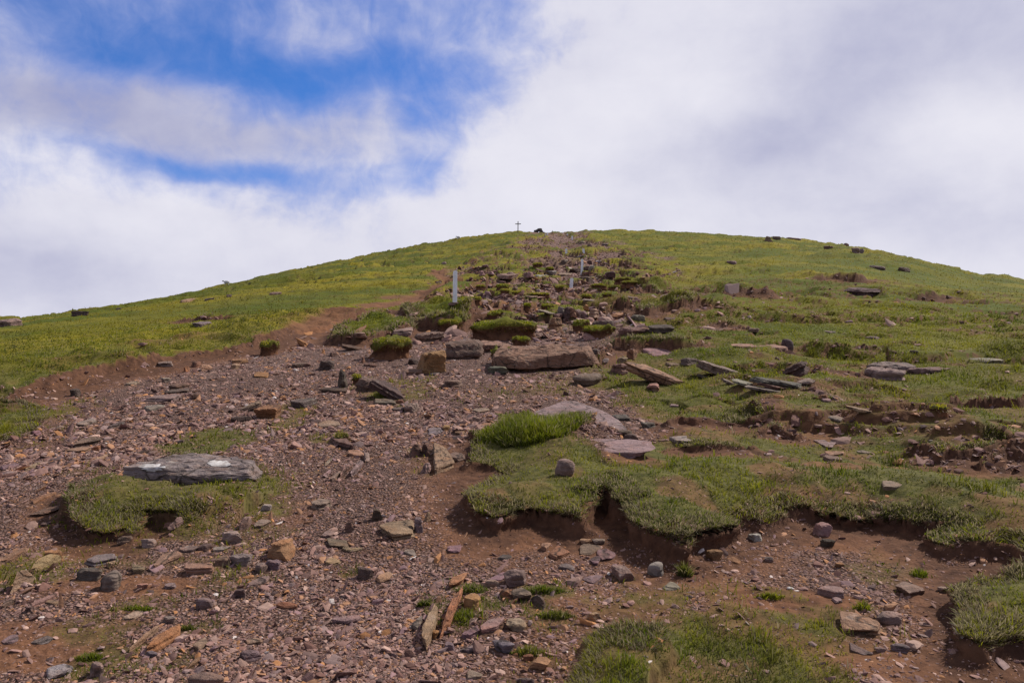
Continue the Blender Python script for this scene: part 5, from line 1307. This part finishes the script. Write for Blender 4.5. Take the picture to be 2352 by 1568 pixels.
post('5', 1297, 217, 1301, 240, 'thin dark stake on the skyline right of the cairn', name='wooden_stake', mat=M_WOOD, group='thin stakes on the skyline', cat='stake')
post('5', 1394, 222, 1399, 234, 'short pale stake farther right on the skyline dip', name='wooden_stake', mat=M_WOOD, group='thin stakes on the skyline', cat='stake')

ax, ay = D('5', 960, 128); bx, by = D('5', 960, 238)
x, y, z = at(bx, by); hh = (by - ay) / F * y; ww = (988 - 933) * .2344 / F * y
e = bpy.data.objects.new('summit_cross', None); COL.objects.link(e); e.location = (x, y, z); e.rotation_euler = (0, math.radians(.5), .25)
tag(e, 'tall plain timber cross on the summit skyline', 'cross')
th_ = max(.17, .0008 * y)
obj('upright', mesh_box('upright', th_, th_, hh + .4, cz=(hh - .4) / 2, bev=.01), M_WOOD, e)
o = obj('crossbar', mesh_box('crossbar', ww * 1.05, th_ * .9, th_, cz=0, bev=.01), M_WOOD, e, loc=(0, -.06, hh * .755), rot=(0, math.radians(-4), 0))

# summit cairn: a heap of dark stones seen as one mound
x, y, z = at(*D('5', 1165, 224)); w = 120 * .2344 / F * y; h = 44 * .2344 / F * y
Vc, Fc, off_ = [], [], 0
q = np.random.default_rng(55)
for k in range(46):
    a_ = q.uniform(0, 2 * math.pi); lv = q.random() ** .8
    rad = (1 - lv * .8) * .44 * w; sx_ = w * q.uniform(.09, .17)
    v = faceted(ICO[2][0], 300 + k, p=14, nside=6) * np.array([sx_, sx_ * .8, sx_ * q.uniform(.4, .7)])
    c_, s_ = math.cos(q.uniform(0, 6)), math.sin(q.uniform(0, 6))
    rm = Matrix.Rotation(q.uniform(0, 6), 3, 'Z') @ Matrix.Rotation(q.normal(0, .3), 3, 'X'); v = v @ np.array(rm).T
    bump_ = 1.0 if abs(math.cos(a_) * rad / w - .1) < .2 else .85
    v += np.array([math.cos(a_) * rad, math.sin(a_) * rad * .6, lv * h * .92 * bump_])
    Vc.append(v); Fc.append(ICO[2][1] + off_); off_ += len(v)
o = obj('summit_cairn', mesh_np('summit_cairn', np.vstack(Vc), [np.vstack(Fc)], None, False), M_ROCK, loc=(x, y + w * .3, z)); o.color = (.06, .054, .052, .2)
tag(o, 'dark heaped stone cairn on the summit skyline right of the cross', 'cairn')

def sheep(c, x0, y0, x1, y1, label, face):
    ax, ay = D(c, x0, y0); bx, by = D(c, x1, y1)
    x, y, z = at((ax + bx) / 2, by + 1.0); ln = (bx - ax) / F * y; s = ln / 1.15
    v = ICO[4][0].copy(); q = v * np.array([.46, .22, .27]) + np.array([0, 0, .62])
    n_ = fbm(v[:, 0] * 4, v[:, 1] * 4, v[:, 2] * 4, s=6, o=3); q = q + v * (n_ * .035)[:, None]
    def tube(p0, p1, r0, r1):
        p0, p1 = np.array(p0), np.array(p1); t = np.linspace(0, 1, 7)[:, None]; a_ = np.linspace(0, 2 * math.pi, 10, endpoint=False)
        d_ = (p1 - p0) / np.linalg.norm(p1 - p0); u = np.cross(d_, [0, 1, .01]); u /= np.linalg.norm(u); w_ = np.cross(d_, u)
        r_ = r0 + (r1 - r0) * t
        V = (p0 + (p1 - p0) * t)[:, None, :] + r_[:, None] * (np.cos(a_)[None, :, None] * u + np.sin(a_)[None, :, None] * w_); V = V.reshape(-1, 3)
        i_ = np.arange(70).reshape(7, 10); j_ = (np.arange(10) + 1) % 10
        f_ = np.vstack([np.stack([i_[:-1], i_[:-1][:, j_], i_[1:]], -1).reshape(-1, 3), np.stack([i_[:-1][:, j_], i_[1:][:, j_], i_[1:]], -1).reshape(-1, 3)])
        return V, f_
    Vv, Ff, o_ = [q], [ICO[4][1]], len(q)
    for lx in (-.28, .3):
        for ly in (-.1, .1):
            V, f_ = tube((lx, ly, .5), (lx + .01, ly, -.05), .055, .028); Vv.append(V); Ff.append(f_ + o_); o_ += len(V)
    V, f_ = tube((face * .34, 0, .68), (face * .52, 0, .80), .13, .085); Vv.append(V); Ff.append(f_ + o_); o_ += len(V)
    b_ = obj('sheep', mesh_np('sheep', np.vstack(Vv) * s, [np.vstack(Ff)], None, True), M_WOOL, loc=(x, y, z - .12 * s)); b_.rotation_euler = (0, 0, .15)
    v = ICO[3][0]; hd = v * np.array([.15, .085, .09]); hd[:, 0] += face * .60; hd[:, 2] += .80 - .25 * face * v[:, 0] * .15
    hm = [hd]; hfc = [ICO[3][1]]; o2 = len(hd)
    for sy2 in (-1, 1):
        er = ICO[2][0] * np.array([.025, .065, .03]) + np.array([face * .50, sy2 * .11, .86]); hm.append(er); hfc.append(ICO[2][1] + o2); o2 += len(er)
    obj('face', mesh_np('face', np.vstack(hm) * s, [np.vstack(hfc)], None, True), M_FACE, b_)
    tag(b_, label, 'sheep')
sheep('1', 1640, 160, 1692, 182, 'pale sheep far off on the left skyline', -1)
sheep('5', 355, 280, 398, 300, 'pale sheep with a dark face higher on the skyline left of the cross', -1)
#ROCKS_END
# ------------------------------------------------------------------ grass and gravel keep clear of the rocks
def clear_of_rocks(p, k=1.0):
    ok = np.ones(len(p), bool)
    for cx_, cy_, C_, rad in FOOT:
        m = np.nonzero((np.abs(p[:, 0] - cx_) < rad) & (np.abs(p[:, 1] - cy_) < rad))[0]
        if len(m) == 0: continue
        dx = p[m, 0] - cx_; dy = p[m, 1] - cy_
        q_ = C_[0, 0] * dx * dx + 2 * C_[0, 1] * dx * dy + C_[1, 1] * dy * dy
        ok[m[q_ < (2 * k) ** 2]] = False
    return ok
gw = np.clip(GR, 0, 1)[:-1, :nf - 1] ** 1.3
Vs, Fs, Cs, off = [], [], [], 0
def add_blades(n, wgt, five, dmin, dmax, lf):
    global off
    sel = wgt * ((dv >= dmin) & (dv < dmax))
    p, nn, d, i, j = pick(sel, n)
    keep = (nn[:, 2] > .35) & clear_of_rocks(p, .88)
    p, d, i, j = p[keep], d[keep], i[keep], j[keep]; n = len(p)
    dry = DRY[i, j]; far = sstep(8, 30, d)
    tus = sstep(.25, .5, fbm(p[:, 0] / .13, p[:, 1] / .13, s=113, o=2)) * (d < 14); graz = sstep(.05, -.35, fbm(p[:, 0] / .45, p[:, 1] / .45, s=115, o=3)) * (d < 14)
    L = lf(d) * (1 + 1.1 * tus) * (1 - .5 * graz) * (.5 + rng.random(n)) * (1 + .5 * np.clip(fbm(p[:, 0] / .4, p[:, 1] / .4, s=111, o=2), -.6, 1))
    W = np.maximum(.0028, .00105 * d) * (.7 + .6 * rng.random(n))
    t0, t1 = tints(p, dry, far, n)
    lean = .75
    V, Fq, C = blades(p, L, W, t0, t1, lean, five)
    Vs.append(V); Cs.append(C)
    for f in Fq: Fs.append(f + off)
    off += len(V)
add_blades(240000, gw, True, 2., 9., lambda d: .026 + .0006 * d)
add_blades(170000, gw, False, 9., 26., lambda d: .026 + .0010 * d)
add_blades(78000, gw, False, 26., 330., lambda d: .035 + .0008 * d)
# hanging roots and straw along the turf rims
rim = (DRY[:-1, :nf - 1] > .5) * 1.
p, nn, d, i, j = pick(rim * (dv < 30) * (dv ** .5), 42000); n = len(p)
dn = np.stack([nn[:, 0], nn[:, 1], -np.abs(rng.normal(.1, .5, n))], -1) * 1.1
t0, t1 = tints(p, np.ones(n), np.zeros(n), n)
V, Fq, C = blades(p, (.025 + .04 * rng.random(n)) * np.clip(d / 9, .8, 2.2), np.maximum(.0025, .0010 * d), t0, t1, .5, True, dn)
Vs.append(V); Cs.append(C)
for f in Fq: Fs.append(f + off)
off += len(V)
gr = obj('grass', mesh_np('grass', np.vstack(Vs), group_faces(Fs), {'tint': np.vstack(Cs)}, True), M_GRASS)
gr['kind'] = 'stuff'
print('grass', off)

# ---- gravel
gvw = (np.clip(GV, 0, 1) * (1 + 1.5 * zone))[:-1, :nf - 1] + .09 * ((np.clip(1 - GR, 0, 1) * (1 - PATH))[:-1, :nf - 1])
dens = .45 + .9 * sstep(-.3, .3, fbm(GX / .5, GY / .7, s=121, o=3))[:-1, :nf - 1]
LOOSE = []
Vs, Fs, Cs, off = [], [], [], 0
def add_stones(n, lvl, dmin, dmax, s0, smax, wgt=None):
    global off
    p, nn, d, i, j = pick((gvw * dens if wgt is None else wgt) * ((dv >= dmin) & (dv < dmax)) * (NC[..., 2] > .5), n)
    kk = clear_of_rocks(p, .95); p, nn, d, i, j = p[kk], nn[kk], d[kk], i[kk], j[kk]
    n = len(p)
    s = np.minimum(np.maximum(s0, .0007 * d) * rng.random(n) ** (-1 / 2.3), smax)
    asp = .35 + .6 * rng.random(n); fl = .14 + .38 * rng.random(n) ** 2
    rot = rng.random(n) * 2 * math.pi; tx = rng.normal(0, .30, n); ty = rng.normal(0, .30, n) + .05
    ci = rng.choice(len(STONE_COL), n, p=STONE_P); col = STONE_COL[ci] * (1.05 + .90 * rng.random((n, 1)))
    which = rng.integers(0, 10, n)
    for t in range(10):
        m = which == t
        v0 = TPL[lvl][t][None] * np.stack([s, s * asp, s * fl], -1)[m][:, None, :]
        c, sn = np.cos(rot[m])[:, None], np.sin(rot[m])[:, None]
        x = v0[..., 0] * c - v0[..., 1] * sn; y = v0[..., 0] * sn + v0[..., 1] * c; z = v0[..., 2]
        z = z + x * np.tan(tx[m])[:, None] + y * np.tan(ty[m])[:, None] + .17 * y
        k = x.shape[0]
        V = np.stack([x + p[m, 0][:, None], y + p[m, 1][:, None], z + (p[m, 2] + s[m] * fl[m] * .22)[:, None]], -1).reshape(-1, 3)
        nv = len(TPL[lvl][t]); f = ICO[lvl][1]
        Fs.append((np.arange(k)[:, None, None] * nv + f[None]).reshape(-1, 3) + off); Vs.append(V)
        Cs.append(np.repeat(np.hstack([col[m], np.ones((k, 1))]), nv, 0)); off += len(V)
add_stones(88000, 1, 2., 7.5, .0038, .024)
add_stones(1500, 2, 2., 10., .010, .042)
add_stones(52000, 1, 7.5, 22., .0085, .050)
add_stones(13000, 1, 20., 240., .03, .15)
add_stones(1300, 2, 15., 130., .06, .22)
add_stones(280, 2, 5., 45., .020, .09, (zr * (.45 + 1.0 * SO + .3 * bare_r))[:-1, :nf - 1])
add_stones(2000, 1, 4., 30., .010, .05, (zr * (.05 + 3 * SO + .8 * bare_r))[:-1, :nf - 1])
gvo = obj('gravel', mesh_np('gravel', np.vstack(Vs), [np.vstack(Fs)], {'tint': np.vstack(Cs)}, False), M_GRAVEL)
gvo['kind'] = 'stuff'
print('gravel', off)

# ------------------------------------------------------------------ sky and sun
SUN_EL, SUN_AZ = math.radians(47), math.radians(58)
w = bpy.data.worlds.new('World'); scene.world = w; w.use_nodes = True
nt = w.node_tree; nt.nodes.clear(); b = NB(nt)
tc = b.n('ShaderNodeTexCoord'); G = tc.outputs['Generated']
sky = b.n('ShaderNodeTexSky', sky_type='NISHITA'); sky.sun_disc = False; sky.sun_elevation = SUN_EL; sky.sun_rotation = SUN_AZ; sky.altitude = 600; sky.air_density = 1.0; sky.dust_density = .3; sky.ozone_density = 2.
hsv = b.n('ShaderNodeHueSaturation'); hsv.inputs['Saturation'].default_value = 1.25; b.l(sky.outputs[0], hsv.inputs['Color'])
tint = b.mix(1., hsv.outputs[0], (.70, .93, 1.36), 'MULTIPLY')
bg1 = b.n('ShaderNodeBackground'); bg1.inputs[1].default_value = .10; b.l(tint, bg1.inputs[0])
def blob(px, py, rx, ry, amp):
    """soft bump of cloud (or of blue) around one direction of the sky"""
    X, t = ray(px, py); v = Vector((float(X), 1, float(t))).normalized()
    s = b.n('ShaderNodeVectorMath', operation='SUBTRACT'); b.l(WV, s.inputs[0]); s.inputs[1].default_value = v
    m_ = b.n('ShaderNodeVectorMath', operation='MULTIPLY'); b.l(s.outputs[0], m_.inputs[0]); m_.inputs[1].default_value = (F / rx, 2., F / ry)
    ln = b.n('ShaderNodeVectorMath', operation='LENGTH'); b.l(m_.outputs[0], ln.inputs[0])
    return b.ramp(ln.outputs['Value'], 0., 1.25, amp, 0.)
mp = b.n('ShaderNodeMapping'); mp.inputs['Scale'].default_value = (1, 1, 1.7); b.l(G, mp.inputs[0])
warp = b.n('ShaderNodeTexNoise'); warp.inputs['Scale'].default_value = 5; warp.inputs['Detail'].default_value = 4; b.l(mp.outputs[0], warp.inputs['Vector'])
ws = b.n('ShaderNodeVectorMath', operation='SUBTRACT'); b.l(warp.outputs['Color'], ws.inputs[0]); ws.inputs[1].default_value = (.5, .5, .5)
wm = b.n('ShaderNodeVectorMath', operation='SCALE'); b.l(ws.outputs[0], wm.inputs[0]); wm.inputs['Scale'].default_value = .10
wa = b.n('ShaderNodeVectorMath', operation='ADD'); b.l(G, wa.inputs[0]); b.l(wm.outputs[0], wa.inputs[1]); WV = wa.outputs[0]
def total(lst):
    t = lst[0]
    for x in lst[1:]: t = b.math('ADD', t, x)
    return t
c1 = b.noise(mp.outputs[0], 4.2, 9, .58, .25); c2 = b.noise(mp.outputs[0], 11., 7, .55, .2)
mp3 = b.n('ShaderNodeMapping'); mp3.inputs['Scale'].default_value = (1.3, 1, .8); mp3.inputs['Rotation'].default_value = (0, -.6, 0); b.l(WV, mp3.inputs[0])
c3 = b.noise(mp3.outputs[0], 22., 7, .62, .5)
holes = total([blob(*q) for q in [(560, 110, 1000, 380, .57), (530, 165, 320, 80, .22), (880, 165, 300, 80, .20), (300, 80, 330, 80, .12), (1190, 80, 170, 130, .24), (1060, 230, 150, 140, .20),
                                  (470, 388, 290, 36, .40), (930, 420, 140, 50, .36), (945, 300, 120, 120, .14), (90, 40, 240, 80, .14)]])
veil = total([blob(*q) for q in [(110, 235, 300, 150, .34), (560, 295, 340, 95, .26), (840, 300, 180, 90, .16), (720, 60, 260, 60, .16), (1400, 250, 300, 300, .2), (1900, 300, 900, 560, .5), (300, 600, 800, 170, .4), (1300, 480, 500, 120, .3)]])
cov = b.math('ADD', b.math('SUBTRACT', 1.04, holes), veil)
cov = b.math('ADD', cov, b.math('MULTIPLY', b.math('SUBTRACT', c1, .5), .55))
cov = b.math('ADD', cov, b.math('MULTIPLY', b.math('SUBTRACT', c2, .5), .85))
cov = b.math('ADD', cov, b.math('MULTIPLY', b.math('SUBTRACT', c3, .5), .55))
sxyz = b.n('ShaderNodeSeparateXYZ'); b.l(G, sxyz.inputs[0])
cov = b.math('SUBTRACT', cov, b.ramp(sxyz.outputs[1], .1, -.5, 0, .22))      # unseen sky behind thinned of cloud, added to weaken the fill light
cm = b.ramp(cov, .05, 1.08)
lite = total([blob(*q) for q in [(2250, 300, 280, 130, .22), (1600, 170, 260, 220, .14), (1200, 420, 550, 130, .10), (140, 400, 420, 70, .16), (300, 500, 600, 110, .05), (1300, 290, 260, 120, .06)]])
dim = total([blob(*q) for q in [(520, 160, 900, 320, .16), (1880, 345, 600, 140, .20), (2000, 100, 560, 170, .22), (110, 225, 380, 140, .19), (540, 290, 420, 110, .14), (2200, 520, 450, 90, .12), (40, 640, 360, 100, .18), (1650, 330, 220, 70, .08)]])
br = b.math('ADD', b.math('SUBTRACT', .80, dim), lite)
br = b.math('ADD', br, b.math('MULTIPLY', b.math('SUBTRACT', c1, .5), .30))
br = b.math('ADD', br, b.math('MULTIPLY', b.math('SUBTRACT', c2, .5), .26))
br = b.math('ADD', br, b.math('MULTIPLY', b.math('SUBTRACT', c3, .5), .08))
cc = b.n('ShaderNodeMix', data_type='RGBA'); b.l(b.ramp(br, .25, 1.0), cc.inputs[0]); cc.inputs[6].default_value = (.31, .33, .54, 1); cc.inputs[7].default_value = (.83, .82, .90, 1)
bg2 = b.n('ShaderNodeBackground'); b.l(b.math('MULTIPLY', b.ramp(sxyz.outputs[1], .55, -.1, 1., .70), b.ramp(sxyz.outputs[2], .48, .85, 1., .50)), bg2.inputs[1]); b.l(b.mix(b.ramp(cov, 1.15, .35, 0, .80), cc.outputs[2], (.30, .37, .74)), bg2.inputs[0])  # unseen clouds behind and overhead dimmed to cut the fill light
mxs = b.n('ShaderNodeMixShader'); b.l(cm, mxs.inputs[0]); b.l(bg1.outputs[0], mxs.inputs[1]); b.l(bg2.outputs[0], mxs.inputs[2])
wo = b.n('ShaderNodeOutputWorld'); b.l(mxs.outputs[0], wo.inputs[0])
w.cycles.sampling_method = 'AUTOMATIC'

sl = bpy.data.lights.new('sun', 'SUN'); sl.energy = 5.0; sl.angle = math.radians(.6); sl.color = (1, .95, .87)
so = bpy.data.objects.new('sun', sl); COL.objects.link(so)
sd_ = Vector((math.sin(SUN_AZ) * math.cos(SUN_EL), math.cos(SUN_AZ) * math.cos(SUN_EL), math.sin(SUN_EL)))
so.rotation_euler = (-sd_).to_track_quat('-Z', 'Y').to_euler(); so.location = (40, 30, 60)

cam = bpy.data.cameras.new('camera'); co = bpy.data.objects.new('camera', cam); COL.objects.link(co)
co.location = (0, 0, EYE); co.rotation_euler = (math.pi / 2 + PITCH, 0, 0)
cam.sensor_width = 36; cam.lens = 36 * F / 2352; cam.clip_start = .05; cam.clip_end = 20000
scene.camera = co
scene.view_settings.view_transform = 'Standard'; scene.view_settings.look = 'None'; scene.view_settings.exposure = 0; scene.view_settings.gamma = 1
scene.cycles.max_bounces = 5; scene.cycles.diffuse_bounces = 2; scene.cycles.use_denoising = True
